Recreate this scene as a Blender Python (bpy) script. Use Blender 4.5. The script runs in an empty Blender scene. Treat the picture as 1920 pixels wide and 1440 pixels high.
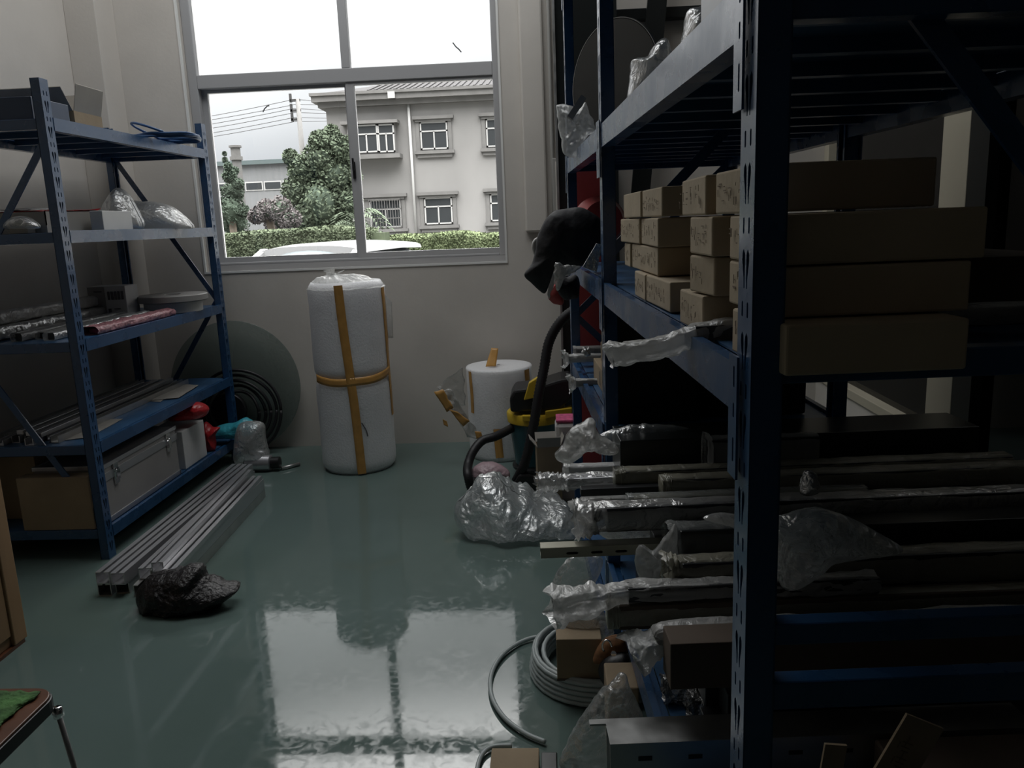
import bpy, math, random
from mathutils import Vector, Matrix, noise
random.seed(7)
scn = bpy.context.scene
COL = scn.collection

# ---------------------------------------------------------------- camera
CAM_H, FPX, PIT, ROL, YAW = 1.35, 1499.5, .1994, .0396, -.0493
_cy, _sy = math.cos(YAW), math.sin(YAW)
FW = Vector((_sy*math.cos(PIT), _cy*math.cos(PIT), -math.sin(PIT)))
_r0 = Vector((_cy, -_sy, 0)); _d0 = FW.cross(_r0)
RT_ = _r0*math.cos(ROL) + _d0*math.sin(ROL)
DN_ = -_r0*math.sin(ROL) + _d0*math.cos(ROL)
CO = Vector((0, 0, CAM_H))
cd = bpy.data.cameras.new('camera'); cam = bpy.data.objects.new('camera', cd); COL.objects.link(cam)
m3 = Matrix((RT_, -DN_, -FW)).transposed()
cam.matrix_world = Matrix.Translation(CO) @ m3.to_4x4()
cd.sensor_width = 36; cd.lens = FPX/1920*36; cd.clip_start = .02; cd.clip_end = 500
scn.camera = cam

# ---------------------------------------------------------------- world: overcast sky, brighter towards the zenith
w = bpy.data.worlds.new('overcast'); scn.world = w; w.use_nodes = True
nt = w.node_tree; nt.nodes.clear()
tc = nt.nodes.new('ShaderNodeTexCoord'); sp = nt.nodes.new('ShaderNodeSeparateXYZ')
nt.links.new(tc.outputs['Generated'], sp.inputs[0])
rp = nt.nodes.new('ShaderNodeValToRGB'); rp.color_ramp.interpolation = 'EASE'
e = rp.color_ramp.elements
e[0].position = 0; e[0].color = (.028, .029, .030, 1)
e[1].position = 1; e[1].color = (1.6, 1.58, 1.55, 1)
for p, c in ((.06, (.030, .0315, .033)), (.16, (.046, .0475, .0485)), (.3, (.075, .076, .076)), (.50, (.082, .083, .083)), (.64, (.55, .55, .54))):
    x = e.new(p); x.color = (*c, 1)
nz = nt.nodes.new('ShaderNodeTexNoise'); nz.inputs['Scale'].default_value = 2.2; nz.inputs['Detail'].default_value = 4
nt.links.new(tc.outputs['Generated'], nz.inputs['Vector'])
mr = nt.nodes.new('ShaderNodeMapRange'); mr.inputs[1].default_value = .3; mr.inputs[2].default_value = .7
mr.inputs[3].default_value = 15; mr.inputs[4].default_value = 20
nt.links.new(nz.outputs[0], mr.inputs[0])
bg = nt.nodes.new('ShaderNodeBackground'); wo = nt.nodes.new('ShaderNodeOutputWorld')
nt.links.new(sp.outputs[2], rp.inputs[0]); nt.links.new(rp.outputs[0], bg.inputs[0])
nt.links.new(mr.outputs[0], bg.inputs[1]); nt.links.new(bg.outputs[0], wo.inputs[0])

DW = 4.87           # room side of the window wall
def light(name, loc, target, sx, sy, power, portal=False, color=(1, 1, 1)):
    l = bpy.data.lights.new(name, 'AREA'); l.shape = 'RECTANGLE'; l.size = sx; l.size_y = sy
    l.energy = power; l.color = color
    if portal: l.cycles.is_portal = True
    o = bpy.data.objects.new(name, l); COL.objects.link(o); o.location = loc
    o.rotation_euler = (Vector(target)-Vector(loc)).to_track_quat('-Z', 'Y').to_euler()
    return o
light('window_portal', (-1.17, DW+.28, 2.3), (-1.17, 0, 2.3), 2.1, 2.6, 1, True)
light('overhead_fill', (-.9, 3.75, 4.15), (-.9, 3.75, 0), 2.6, 1.5, 36, color=(.97, .99, 1))  # added fill under the ceiling, out of view, to brighten the dark room

vs = scn.view_settings
scn.display_settings.display_device = 'sRGB'
vs.view_transform = 'Standard'; vs.look = 'None'; vs.gamma = 1; vs.use_curve_mapping = False
vs.exposure = 0.42
scn.cycles.max_bounces = 10; scn.cycles.transparent_max_bounces = 24; scn.cycles.diffuse_bounces = 5
scn.cycles.use_denoising = True

# ---------------------------------------------------------------- pixel rays of the 1920x1440 frame
def ray(px, py): return RT_*(px-960) + DN_*(py-720) + FW*FPX
def at_y(px, py, Y): v = ray(px, py); return CO + v*(Y/v.y)
def at_x(px, py, X): v = ray(px, py); return CO + v*(X/v.x)
def at_z(px, py, Z): v = ray(px, py); return CO + v*((Z-CAM_H)/v.z)
# right-hand rack frame: u into the rack, s along it
XR, AR = .274, -.0508
CA, SA = math.cos(AR), math.sin(AR)
def RW(u, s, z): X = XR+u; return Vector((X*CA+s*SA, -X*SA+s*CA, z))
def WR(p): return Vector((p.x*CA-p.y*SA-XR, p.x*SA+p.y*CA, p.z))
def rs(px, py, S): v = ray(px, py); return WR(CO + v*(S/(v.x*SA+v.y*CA)))
def ru(px, py, U): v = ray(px, py); return WR(CO + v*((XR+U)/(v.x*CA-v.y*SA)))
def rz(px, py, Z): return WR(at_z(px, py, Z))
MR_ = Matrix(((CA, SA, 0, XR*CA), (-SA, CA, 0, -XR*SA), (0, 0, 1, 0), (0, 0, 0, 1)))

# ---------------------------------------------------------------- materials
def newmat(name):
    m = bpy.data.materials.new(name); m.use_nodes = True
    return m, m.node_tree, m.node_tree.nodes['Principled BSDF']
def mat(name, col, rough=.5, metal=0, spec=.5, nscale=0, namt=0, bump=0, bscale=40, coat=0, ior=1.5, rvar=0, stretch=None):
    m, t, b = newmat(name)
    b.inputs['Base Color'].default_value = (*col, 1); b.inputs['Roughness'].default_value = rough
    b.inputs['Metallic'].default_value = metal; b.inputs['IOR'].default_value = ior
    b.inputs['Specular IOR Level'].default_value = spec; b.inputs['Coat Weight'].default_value = coat
    if nscale or bump:
        tc = t.nodes.new('ShaderNodeTexCoord'); mp = t.nodes.new('ShaderNodeMapping')
        t.links.new(tc.outputs['Object'], mp.inputs[0])
        if stretch: mp.inputs['Scale'].default_value = stretch
    if nscale:
        n = t.nodes.new('ShaderNodeTexNoise'); n.inputs['Scale'].default_value = nscale; n.inputs['Detail'].default_value = 5
        t.links.new(mp.outputs[0], n.inputs['Vector'])
        r = t.nodes.new('ShaderNodeMapRange'); r.inputs[1].default_value = .3; r.inputs[2].default_value = .7
        r.inputs[3].default_value = 1-namt; r.inputs[4].default_value = 1+namt
        t.links.new(n.outputs[0], r.inputs[0])
        mx = t.nodes.new('ShaderNodeVectorMath'); mx.operation = 'SCALE'; mx.inputs[0].default_value = col
        t.links.new(r.outputs[0], mx.inputs['Scale']); t.links.new(mx.outputs[0], b.inputs['Base Color'])
        if rvar:
            r2 = t.nodes.new('ShaderNodeMapRange'); r2.inputs[1].default_value = .3; r2.inputs[2].default_value = .7
            r2.inputs[3].default_value = max(0, rough-rvar); r2.inputs[4].default_value = rough+rvar
            t.links.new(n.outputs[0], r2.inputs[0]); t.links.new(r2.outputs[0], b.inputs['Roughness'])
    if bump:
        n = t.nodes.new('ShaderNodeTexNoise'); n.inputs['Scale'].default_value = bscale; n.inputs['Detail'].default_value = 4
        t.links.new(mp.outputs[0], n.inputs['Vector'])
        bp = t.nodes.new('ShaderNodeBump'); bp.inputs['Strength'].default_value = bump; bp.inputs['Distance'].default_value = .01
        t.links.new(n.outputs[0], bp.inputs['Height']); t.links.new(bp.outputs[0], b.inputs['Normal'])
    return m
def film(name, col, alpha, rough=.18, bump=.5, bscale=22):
    m, t, b = newmat(name)
    b.inputs['Base Color'].default_value = (*col, 1); b.inputs['Roughness'].default_value = rough
    b.inputs['IOR'].default_value = 1.55; b.inputs['Specular IOR Level'].default_value = .9
    tr = t.nodes.new('ShaderNodeBsdfTransparent'); tl = t.nodes.new('ShaderNodeBsdfTranslucent')
    tl.inputs[0].default_value = (*col, 1)
    m1 = t.nodes.new('ShaderNodeMixShader'); m1.inputs[0].default_value = .35
    m2 = t.nodes.new('ShaderNodeMixShader')
    t.links.new(b.outputs[0], m1.inputs[1]); t.links.new(tl.outputs[0], m1.inputs[2])
    lw = t.nodes.new('ShaderNodeLayerWeight'); lw.inputs[0].default_value = .35
    tc = t.nodes.new('ShaderNodeTexCoord'); n = t.nodes.new('ShaderNodeTexNoise')
    n.inputs['Scale'].default_value = bscale; n.inputs['Detail'].default_value = 6; n.inputs['Distortion'].default_value = 1.5
    t.links.new(tc.outputs['Object'], n.inputs['Vector'])
    bp = t.nodes.new('ShaderNodeBump'); bp.inputs['Strength'].default_value = bump; bp.inputs['Distance'].default_value = .01
    bp.inputs['Distance'].default_value = .022; t.links.new(n.outputs[0], bp.inputs['Height']); t.links.new(bp.outputs[0], b.inputs['Normal'])
    ad = t.nodes.new('ShaderNodeMath'); ad.operation = 'MULTIPLY_ADD'; ad.use_clamp = True
    ad.inputs[1].default_value = .6; ad.inputs[2].default_value = alpha+.05
    t.links.new(lw.outputs['Facing'], ad.inputs[0]); t.links.new(ad.outputs[0], m2.inputs[0])
    t.links.new(tr.outputs[0], m2.inputs[1]); t.links.new(m1.outputs[0], m2.inputs[2])
    gl = t.nodes.new('ShaderNodeBsdfGlossy'); gl.inputs['Roughness'].default_value = .12
    t.links.new(bp.outputs[0], gl.inputs['Normal']); fr = t.nodes.new('ShaderNodeFresnel'); fr.inputs[0].default_value = 1.7
    t.links.new(bp.outputs[0], fr.inputs['Normal']); fm_ = t.nodes.new('ShaderNodeMath'); fm_.operation = 'MULTIPLY'; fm_.use_clamp = True; fm_.inputs[1].default_value = .42
    t.links.new(fr.outputs[0], fm_.inputs[0]); m4 = t.nodes.new('ShaderNodeMixShader'); t.links.new(fm_.outputs[0], m4.inputs[0])
    t.links.new(m2.outputs[0], m4.inputs[1]); t.links.new(gl.outputs[0], m4.inputs[2]); t.links.new(m4.outputs[0], t.nodes['Material Output'].inputs[0])
    return m
def glass(name, tint=(1, 1, 1), refl=1.0, ior=1.5):
    m = bpy.data.materials.new(name); m.use_nodes = True; t = m.node_tree; t.nodes.clear()
    o = t.nodes.new('ShaderNodeOutputMaterial'); mx = t.nodes.new('ShaderNodeMixShader')
    tr = t.nodes.new('ShaderNodeBsdfTransparent'); tr.inputs[0].default_value = (*tint, 1)
    g = t.nodes.new('ShaderNodeBsdfGlossy'); g.inputs['Roughness'].default_value = .02
    f = t.nodes.new('ShaderNodeFresnel'); f.inputs[0].default_value = ior
    t.links.new(f.outputs[0], mx.inputs[0]); t.links.new(tr.outputs[0], mx.inputs[1]); t.links.new(g.outputs[0], mx.inputs[2])
    t.links.new(mx.outputs[0], o.inputs[0]); return m

M = {}
M['wall'] = mat('painted_wall', (.60, .565, .52), .85, nscale=3, namt=.05, bump=.05, bscale=60)
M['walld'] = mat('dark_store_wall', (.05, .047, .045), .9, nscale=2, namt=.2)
M['ceil'] = mat('ceiling_paint', (.48, .47, .45), .9, nscale=3, namt=.03)
M['pvc'] = mat('window_frame_paint', (.42, .42, .43), .45)
M['rim'] = mat('white_sealant', (.8, .8, .78), .6)
M['blue'] = mat('blue_enamel', (.015, .066, .165), .28, nscale=9, namt=.12, bump=.06, bscale=22, ior=1.7, rvar=.08)
M['blued'] = mat('dark_blue_enamel', (.012, .035, .085), .35, nscale=8, namt=.1, ior=1.55)
M['bluel'] = mat('blue_shelf_enamel', (.035, .10, .21), .38, nscale=6, namt=.2, rvar=.1)
M['steel'] = mat('galvanised_steel', (.5, .5, .49), .38, .85, nscale=14, namt=.12, rvar=.08)
M['alu'] = mat('mill_aluminium', (.56, .56, .58), .35, .8, nscale=10, namt=.1, stretch=(1, .1, 1))
M['alud'] = mat('dark_anodised_aluminium', (.045, .047, .05), .4, .6, nscale=8, namt=.15)
M['aluo'] = mat('champagne_steel', (.32, .31, .25), .4, .7, nscale=8, namt=.1)
M['chrome'] = mat('chrome', (.8, .8, .8), .08, 1)
M['card'] = mat('corrugated_cardboard', (.34, .26, .17), .85, nscale=7, namt=.12, bump=.1, bscale=50)
M['cardp'] = mat('pale_cardboard', (.50, .41, .29), .85, nscale=9, namt=.1, bump=.1, bscale=50)
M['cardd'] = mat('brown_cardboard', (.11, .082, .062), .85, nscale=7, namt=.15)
M['cardi'] = mat('grey_inner_board', (.33, .31, .28), .9, nscale=7, namt=.08)
M['white'] = mat('white_carton', (.62, .62, .61), .6, nscale=8, namt=.04)
M['ink'] = mat('grey_print', (.12, .12, .13), .7)
M['inkb'] = mat('marker_ink', (.20, .15, .10), .8)
M['black'] = mat('black_plastic', (.012, .012, .013), .4)
M['rubber'] = mat('black_rubber', (.014, .014, .016), .5, bump=.1, bscale=80)
M['cloth'] = mat('black_cloth', (.016, .016, .020), .65, bump=1, bscale=9)
M['blackbag'] = mat('black_woven_bag', (.012, .010, .011), .42, bump=.8, bscale=70)
M['tape'] = mat('tan_packing_tape', (.56, .30, .085), .35, nscale=20, namt=.12)
M['wrap'] = mat('bubble_wrap_roll', (.86, .86, .88), .38, nscale=5, namt=.05, bump=.35, bscale=95, stretch=(1, 1, 1))
M['film'] = film('clear_plastic_film', (.72, .73, .72), .30)
M['filmw'] = film('milky_plastic_film', (.80, .80, .78), .52, .3)
M['filmo'] = film('olive_tinted_film', (.52, .50, .40), .62, .3)
M['filmb'] = film('bluish_plastic_film', (.70, .75, .76), .42, .16, .9, 13)
M['filmd'] = film('thin_plastic_film', (.65, .68, .67), .14, .15)
M['foil'] = mat('crinkled_foil_wrap', (.5, .5, .5), .25, .7, nscale=30, namt=.25, bump=1, bscale=70)
M['red'] = mat('red_plastic', (.50, .075, .07), .45, nscale=8, namt=.1)
M['redbag'] = mat('red_plastic_bag', (.42, .02, .025), .3, bump=.5, bscale=40)
M['teal'] = mat('teal_plastic_bag', (.05, .36, .45), .35, bump=.5, bscale=40)
M['pink'] = mat('pink_packaging', (.62, .12, .25), .45, nscale=50, namt=.3)
M['pinkfilm'] = mat('pink_wrapped_film', (.42, .20, .22), .22, nscale=30, namt=.35, bump=.8, bscale=60)
M['dustpink'] = mat('dusty_pink_film', (.42, .30, .33), .4, bump=.6, bscale=40)
M['yellow'] = mat('yellow_plastic', (.62, .42, .03), .4)
M['vacteal'] = mat('teal_tank', (.03, .10, .125), .25)
M['hoseg'] = mat('grey_white_hose', (.42, .47, .47), .4)
M['hoseblue'] = mat('blue_pneumatic_hose', (.03, .09, .22), .35)
M['wood'] = mat('plywood', (.34, .21, .11), .6, nscale=6, namt=.2, stretch=(1, 1, .15))
M['woodd'] = mat('stained_wood_edge', (.13, .05, .025), .35, nscale=12, namt=.3, stretch=(.2, 1, 1))
M['green'] = mat('green_mat', (.07, .17, .05), .9, nscale=28, namt=.5, bump=.6, bscale=90)
M['greydisc'] = mat('grey_plastic_disc', (.30, .29, .28), .5, nscale=4, namt=.08)
M['celadon'] = film('pale_green_sheet', (.28, .34, .31), .42, .3, .1)
M['cream'] = mat('cream_frame_paint', (.50, .46, .36), .6, nscale=3, namt=.05)
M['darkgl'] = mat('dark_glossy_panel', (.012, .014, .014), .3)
M['greyp'] = mat('grey_wall_panel', (.36, .35, .33), .7)
M['jackrim'] = mat('white_plastic', (.7, .68, .66), .4)
M['paneg'] = glass('window_glass'); M['part_glass'] = glass('partition_glass', (.35, .40, .38), ior=1.6)

b_ = M['wrap'].node_tree.nodes['Principled BSDF']; b_.inputs['Subsurface Weight'].default_value = .6; b_.inputs['Subsurface Radius'].default_value = (1, 1, 1); b_.inputs['Subsurface Scale'].default_value = .12
# floor: glossy grey-green epoxy, scuffed
m, t, b = newmat('epoxy_floor'); M['floor'] = m
tc = t.nodes.new('ShaderNodeTexCoord')
def tnoise(sc, det, dist=0):
    n = t.nodes.new('ShaderNodeTexNoise'); n.inputs['Scale'].default_value = sc; n.inputs['Detail'].default_value = det
    n.inputs['Distortion'].default_value = dist; t.links.new(tc.outputs['Object'], n.inputs['Vector']); return n
n1 = tnoise(1.1, 4); n2 = tnoise(26, 8, 1.2); n3 = tnoise(60, 5)
cr = t.nodes.new('ShaderNodeValToRGB'); cr.color_ramp.elements[0].position = .3; cr.color_ramp.elements[1].position = .7
cr.color_ramp.elements[0].color = (.105, .150, .134, 1); cr.color_ramp.elements[1].color = (.13, .182, .172, 1)
t.links.new(n1.outputs[0], cr.inputs[0]); t.links.new(cr.outputs[0], b.inputs['Base Color'])
r = t.nodes.new('ShaderNodeMapRange'); r.inputs[1].default_value = .42; r.inputs[2].default_value = .68
r.inputs[3].default_value = .03; r.inputs[4].default_value = .14
t.links.new(n2.outputs[0], r.inputs[0]); t.links.new(r.outputs[0], b.inputs['Roughness'])
bp = t.nodes.new('ShaderNodeBump'); bp.inputs['Strength'].default_value = .006; bp.inputs['Distance'].default_value = .002
t.links.new(n3.outputs[0], bp.inputs['Height']); t.links.new(bp.outputs[0], b.inputs['Normal'])
b.inputs['IOR'].default_value = 1.43

# ---------------------------------------------------------------- mesh builder
class MB:
    def __init__(s, M4=None): s.v = []; s.f = []; s.M = M4
    def add(s, vs, fs):
        o = len(s.v)
        for p in vs:
            p = Vector(p); s.v.append(s.M @ p if s.M else p)
        s.f += [tuple(i+o for i in q) for q in fs]; return s
    def box(s, x0, x1, y0, y1, z0, z1, rot=None, piv=None):
        P = [Vector(p) for p in ((x0,y0,z0),(x1,y0,z0),(x1,y1,z0),(x0,y1,z0),(x0,y0,z1),(x1,y0,z1),(x1,y1,z1),(x0,y1,z1))]
        if rot is not None:
            c = Vector(piv) if piv is not None else sum(P, Vector())/8
            P = [rot @ (p-c) + c for p in P]
        return s.add(P, [(0,3,2,1),(4,5,6,7),(0,1,5,4),(1,2,6,5),(2,3,7,6),(3,0,4,7)])
    def bar(s, a, b, w, h, up=Vector((0,0,1))):
        a, b = Vector(a), Vector(b); d = (b-a).normalized(); x = d.cross(up)
        if x.length < 1e-4: x = d.cross(Vector((0,1,0)))
        x.normalize(); y = x.cross(d).normalized(); x = x*w/2; y = y*h/2
        P = [a-x-y, a+x-y, a+x+y, a-x+y, b-x-y, b+x-y, b+x+y, b-x+y]
        return s.add(P, [(0,3,2,1),(4,5,6,7),(0,1,5,4),(1,2,6,5),(2,3,7,6),(3,0,4,7)])
    def tube(s, pts, r, n=10, cap=True):
        pts = [Vector(p) for p in pts]; rings = []; prev = None
        R = r if callable(r) else (lambda i: r)
        V = []; F = []
        for i, p in enumerate(pts):
            d = (pts[min(i+1, len(pts)-1)] - pts[max(i-1, 0)]).normalized()
            if prev is None:
                x = d.orthogonal().normalized()
            else:
                x = (prev - d*prev.dot(d)).normalized()
            prev = x; y = d.cross(x)
            for k in range(n):
                a = 2*math.pi*k/n; V.append(p + (x*math.cos(a)+y*math.sin(a))*R(i))
        for i in range(len(pts)-1):
            for k in range(n):
                F.append((i*n+k, i*n+(k+1)%n, (i+1)*n+(k+1)%n, (i+1)*n+k))
        if cap:
            F.append(tuple(range(n))[::-1]); F.append(tuple((len(pts)-1)*n+k for k in range(n)))
        return s.add(V, F)
    def lathe(s, prof, c=(0,0,0), n=40, axis=None, close=True, fn=None):
        c = Vector(c); q = Vector((0,0,1)).rotation_difference(Vector(axis)) if axis is not None else None
        V = []; F = []
        for r, z in prof:
            for k in range(n):
                a = 2*math.pi*k/n; rr = r*(fn(a, z) if fn else 1)
                p = Vector((rr*math.cos(a), rr*math.sin(a), z))
                V.append((q @ p if q else p)+c)
        for i in range(len(prof)-1):
            for k in range(n): F.append((i*n+k, i*n+(k+1)%n, (i+1)*n+(k+1)%n, (i+1)*n+k))
        if close:
            F.append(tuple(range(n))[::-1]); F.append(tuple((len(prof)-1)*n+k for k in range(n)))
        return s.add(V, F)
    def prism(s, poly, y0, y1, ax='y'):       # poly in the plane normal to ax
        n = len(poly)
        def P(a, b, c): return {'y': (a, c, b), 'x': (c, a, b), 'z': (a, b, c)}[ax]
        V = [P(a, b, y0) for a, b in poly] + [P(a, b, y1) for a, b in poly]
        F = [tuple(range(n)), tuple(range(n, 2*n))[::-1]] + [(i, (i+1) % n, n+(i+1) % n, n+i) for i in range(n)]
        return s.add(V, F)
    def build(s, name, m, parent=None, smooth=False, bevel=0):
        import bmesh
        me = bpy.data.meshes.new(name)
        o = bpy.data.objects.new(name, me); COL.objects.link(o)
        if parent is None:
            xs = [p.x for p in s.v]; ys = [p.y for p in s.v]; zs = [p.z for p in s.v]
            org = Vector(((min(xs)+max(xs))/2, (min(ys)+max(ys))/2, min(zs))); o.location = org
        else:
            org = root_org(parent); o.parent = parent
        me.from_pydata([tuple(p-org) for p in s.v], [], s.f); me.update()
        bm = bmesh.new(); bm.from_mesh(me); bmesh.ops.recalc_face_normals(bm, faces=bm.faces); bm.to_mesh(me); bm.free()
        me.materials.append(m)
        if smooth:
            for p in me.polygons: p.use_smooth = True
            if smooth == 'auto':
                me.set_sharp_from_angle(angle=math.radians(40))
        if bevel:
            bv = o.modifiers.new('bevel', 'BEVEL'); bv.width = bevel; bv.segments = 2; bv.limit_method = 'ANGLE'
        return o
def root_org(o):
    v = Vector()
    while o: v += o.location; o = o.parent
    return v
def tag(o, label=None, cat=None, group=None, kind=None):
    if label: o['label'] = label
    if cat: o['category'] = cat
    if group: o['group'] = group
    if kind: o['kind'] = kind
    return o
def thing(name, loc, label, cat, group=None):
    o = bpy.data.objects.new(name, None); COL.objects.link(o); o.location = loc; o.empty_display_size = .05
    return tag(o, label, cat, group)
def struct(mb, name, m, parent=None, smooth=False, bevel=0):
    o = mb.build(name, m, parent, smooth, bevel)
    if parent is None: o['kind'] = 'structure'
    return o
def Nz(p, sc, seed=0): return noise.noise(Vector(p)*sc + Vector((seed*7.3, seed*3.1, seed*1.7)))
def crease3(p, sc, seed=0): return crease(p, sc, seed)+.5*crease(p, sc*2.3, seed+1)+.28*crease(p, sc*5, seed+2)
def crease(p, sc, seed=0):
    q = Vector(p)*sc + Vector((seed*7.3, seed*3.1, seed*1.7))
    d = noise.voronoi(q)[0]; return (d[1]-d[0]) - .3
def spline(pts, n=60, closed=False):
    pts = [Vector(p) for p in pts]; out = []; L = len(pts); seg = L if closed else L-1
    for i in range(n if closed else n+1):
        t = i/n*seg; k = min(int(t), seg-1); f = t-k
        if closed: a, b, c, d = (pts[(k+j-1) % L] for j in range(4))
        else: a, b, c, d = pts[max(k-1,0)], pts[k], pts[k+1], pts[min(k+2, L-1)]
        out.append(.5*((2*b)+(c-a)*f+(2*a-5*b+4*c-d)*f*f+(3*b-a-3*c+d)*f**3))
    return out
def inflate(outline, normal, thick, n=84, rings=18, amp=.01, sc=14, seed=0, floor=None, edge=0, cr=.6, mb=None):
    """a crumpled solid grown from a star-shaped outline"""
    P = spline(outline, n, True); c = sum(P, Vector())/n; nn = Vector(normal).normalized()
    V = []; F = []
    for side in (1, -1):
        for k in range(1, rings+1):
            t = math.sin(k/rings*math.pi/2)
            for j, p in enumerate(P):
                q = c+(p-c)*t; h = thick*math.sqrt(max(0, 1-t*t))
                a = amp*(Nz(q, sc, seed)*(1-cr)+crease3(q, sc, seed)*cr)*(1 if side == 1 else .6)
                ed = edge*Nz(q, sc*1.7, seed+3)*t
                V.append(q + nn*(side*h + a*min(1, 1.3-t*.6)) + (p-c).normalized()*ed)
    b = rings*n
    for side in (0, 1):
        o = side*b
        for k in range(rings-1):
            for j in range(n): F.append((o+k*n+j, o+k*n+(j+1) % n, o+(k+1)*n+(j+1) % n, o+(k+1)*n+j))
        V.append(c + nn*(thick if side == 0 else -thick)); ci = len(V)-1
        F += [(ci, o+j, o+(j+1) % n) for j in range(n)]
    o1 = (rings-1)*n; o2 = b+(rings-1)*n
    F += [(o1+j, o1+(j+1) % n, o2+(j+1) % n, o2+j) for j in range(n)]
    if floor is not None:
        for p in V: p.z = max(p.z, floor+.001)
    mb = mb or MB(); mb.add(V, F); return mb
def sheet(quad, nu, nv, amp, sc, seed=0, thick=.0012, cr=.6, bulge=0, floor=None, edge=0):
    """wrinkled film between four corners (a b along one edge, d c along the other), with thickness"""
    a, b, c, d = [Vector(p) for p in quad]; nn = ((b-a).cross(d-a)).normalized(); V = []; F = []
    for side in (0, 1):
        for i in range(nu+1):
            for j in range(nv+1):
                u, v = i/nu, j/nv
                q = (a*(1-u)+b*u)*(1-v)+(d*(1-u)+c*u)*v
                h = amp*(Nz(q, sc, seed)*(1-cr)+crease3(q, sc, seed)*cr)+bulge*math.sin(math.pi*u)*math.sin(math.pi*v)
                q = q+nn*(h-side*thick)
                if edge:
                    q = q+(b-a).normalized()*edge*Nz(q, sc*1.4, seed+1)*abs(2*u-1)+(d-a).normalized()*edge*Nz(q, sc*1.4, seed+2)*abs(2*v-1)
                if floor is not None: q.z = max(q.z, floor+.0015*(1-side))
                V.append(q)
    W = nv+1; B = (nu+1)*W
    for i in range(nu):
        for j in range(nv):
            k = i*W+j; F.append((k, k+W, k+W+1, k+1)); F.append((B+k, B+k+1, B+k+W+1, B+k+W))
    rim = [i*W for i in range(nu+1)] + [nu*W+j for j in range(1, W)] + [i*W+nv for i in range(nu-1, -1, -1)] + [j for j in range(nv-1, 0, -1)]
    for i in range(len(rim)):
        x, y = rim[i], rim[(i+1) % len(rim)]; F.append((x, y, B+y, B+x))
    mb = MB(); mb.add(V, F); return mb
def sleeve(pts, w, h, amp=.006, sc=30, seed=0, n=24, m=40, flare=0, up=Vector((0,0,1)), cr=.7, floor=None, tight=.25):
    """open-ended crumpled film tube round a bar: pts[0] is the loose end"""
    P = spline(pts, m); V = []; F = []; L_ = sum((P[i+1]-P[i]).length for i in range(m))
    for i, p in enumerate(P):
        t = i/m; d = (P[min(i+1, m)]-P[max(i-1, 0)]).normalized(); x = d.cross(up).normalized(); y = x.cross(d)
        loose = max(0, 1-t/.35); k = 1+flare*loose
        for j in range(n):
            a = 2*math.pi*j/n; ca, sa = math.cos(a), math.sin(a)
            sx = math.copysign(abs(ca)**.6, ca); sy_ = math.copysign(abs(sa)**.6, sa)
            q = p+x*(w/2*k*sx)+y*(h/2*k*sy_)
            fq = (t*L_*sc*.28, math.cos(a)*1.7+seed, math.sin(a)*1.7); fr_ = (t*L_*sc*.9, math.cos(a)*4+seed, math.sin(a)*4)
            dd = amp*(tight+(1-tight)*loose)*(crease(fq, 1.3, seed)*1.5+crease(fr_, 1.0, seed+2)*.8+crease(q, sc*1.8, seed)*.6)
            q = q+(q-p).normalized()*dd
            if i == 0: q = q - d*amp*2.2*Nz(q, sc*1.6, seed+5)
            if floor is not None: q.z = max(q.z, floor)
            V.append(q)
    for i in range(m):
        for j in range(n): F.append((i*n+j, i*n+(j+1) % n, (i+1)*n+(j+1) % n, (i+1)*n+j))
    mb = MB(); mb.add(V, F); return mb

def holes_plate(w, h, holes, th=.002):
    """flat plate 0..w by 0..h with holes; returns verts (x, z, depth) and faces"""
    cu = bpy.data.curves.new('tmp', 'CURVE'); cu.dimensions = '2D'; cu.fill_mode = 'BOTH'; cu.extrude = th/2
    for loop in [[(0,0),(w,0),(w,h),(0,h)]]+holes:
        s = cu.splines.new('POLY'); s.points.add(len(loop)-1); s.use_cyclic_u = True
        for i, (x, y) in enumerate(loop): s.points[i].co = (x, y, 0, 1)
    o = bpy.data.objects.new('tmp', cu); COL.objects.link(o)
    me = bpy.data.meshes.new_from_object(o)
    V = [tuple(v.co) for v in me.vertices]; F = [tuple(p.vertices) for p in me.polygons]
    bpy.data.objects.remove(o); bpy.data.curves.remove(cu); bpy.data.meshes.remove(me)
    return V, F
def drop(cx, z, w, h):    # keyhole tear
    return [(cx-w*.5, z+h*.72), (cx-w*.42, z+h*.9), (cx, z+h), (cx+w*.42, z+h*.9), (cx+w*.5, z+h*.72), (cx+w*.22, z+h*.25), (cx+w*.14, z), (cx-w*.14, z), (cx-w*.22, z+h*.25)]
def slot(cx, z, w, h):
    return [(cx-w/2, z+w*.3), (cx-w*.25, z), (cx+w*.25, z), (cx+w/2, z+w*.3), (cx+w/2, z+h-w*.3), (cx+w*.25, z+h), (cx-w*.25, z+h), (cx-w/2, z+h-w*.3)]
PW, PD = .055, .036          # post plate width (along the rack), web depth
_pc = {}
def post_geo(H):
    if H not in _pc:
        ho = []; z = .03
        while z < H-.09:
            for cx, sg in ((.0195, 1), (.0355, -1)):
                ho.append([(x+ (.003*sg if zz < z+.02 else 0), zz) for x, zz in drop(cx, z, .0105, .045)])
            for cx in (.0175, .0375): ho.append(slot(cx, z+.062, .0055, .018))
            z += .095
        _pc[H] = holes_plate(PW, H, ho)
    return _pc[H]
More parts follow.
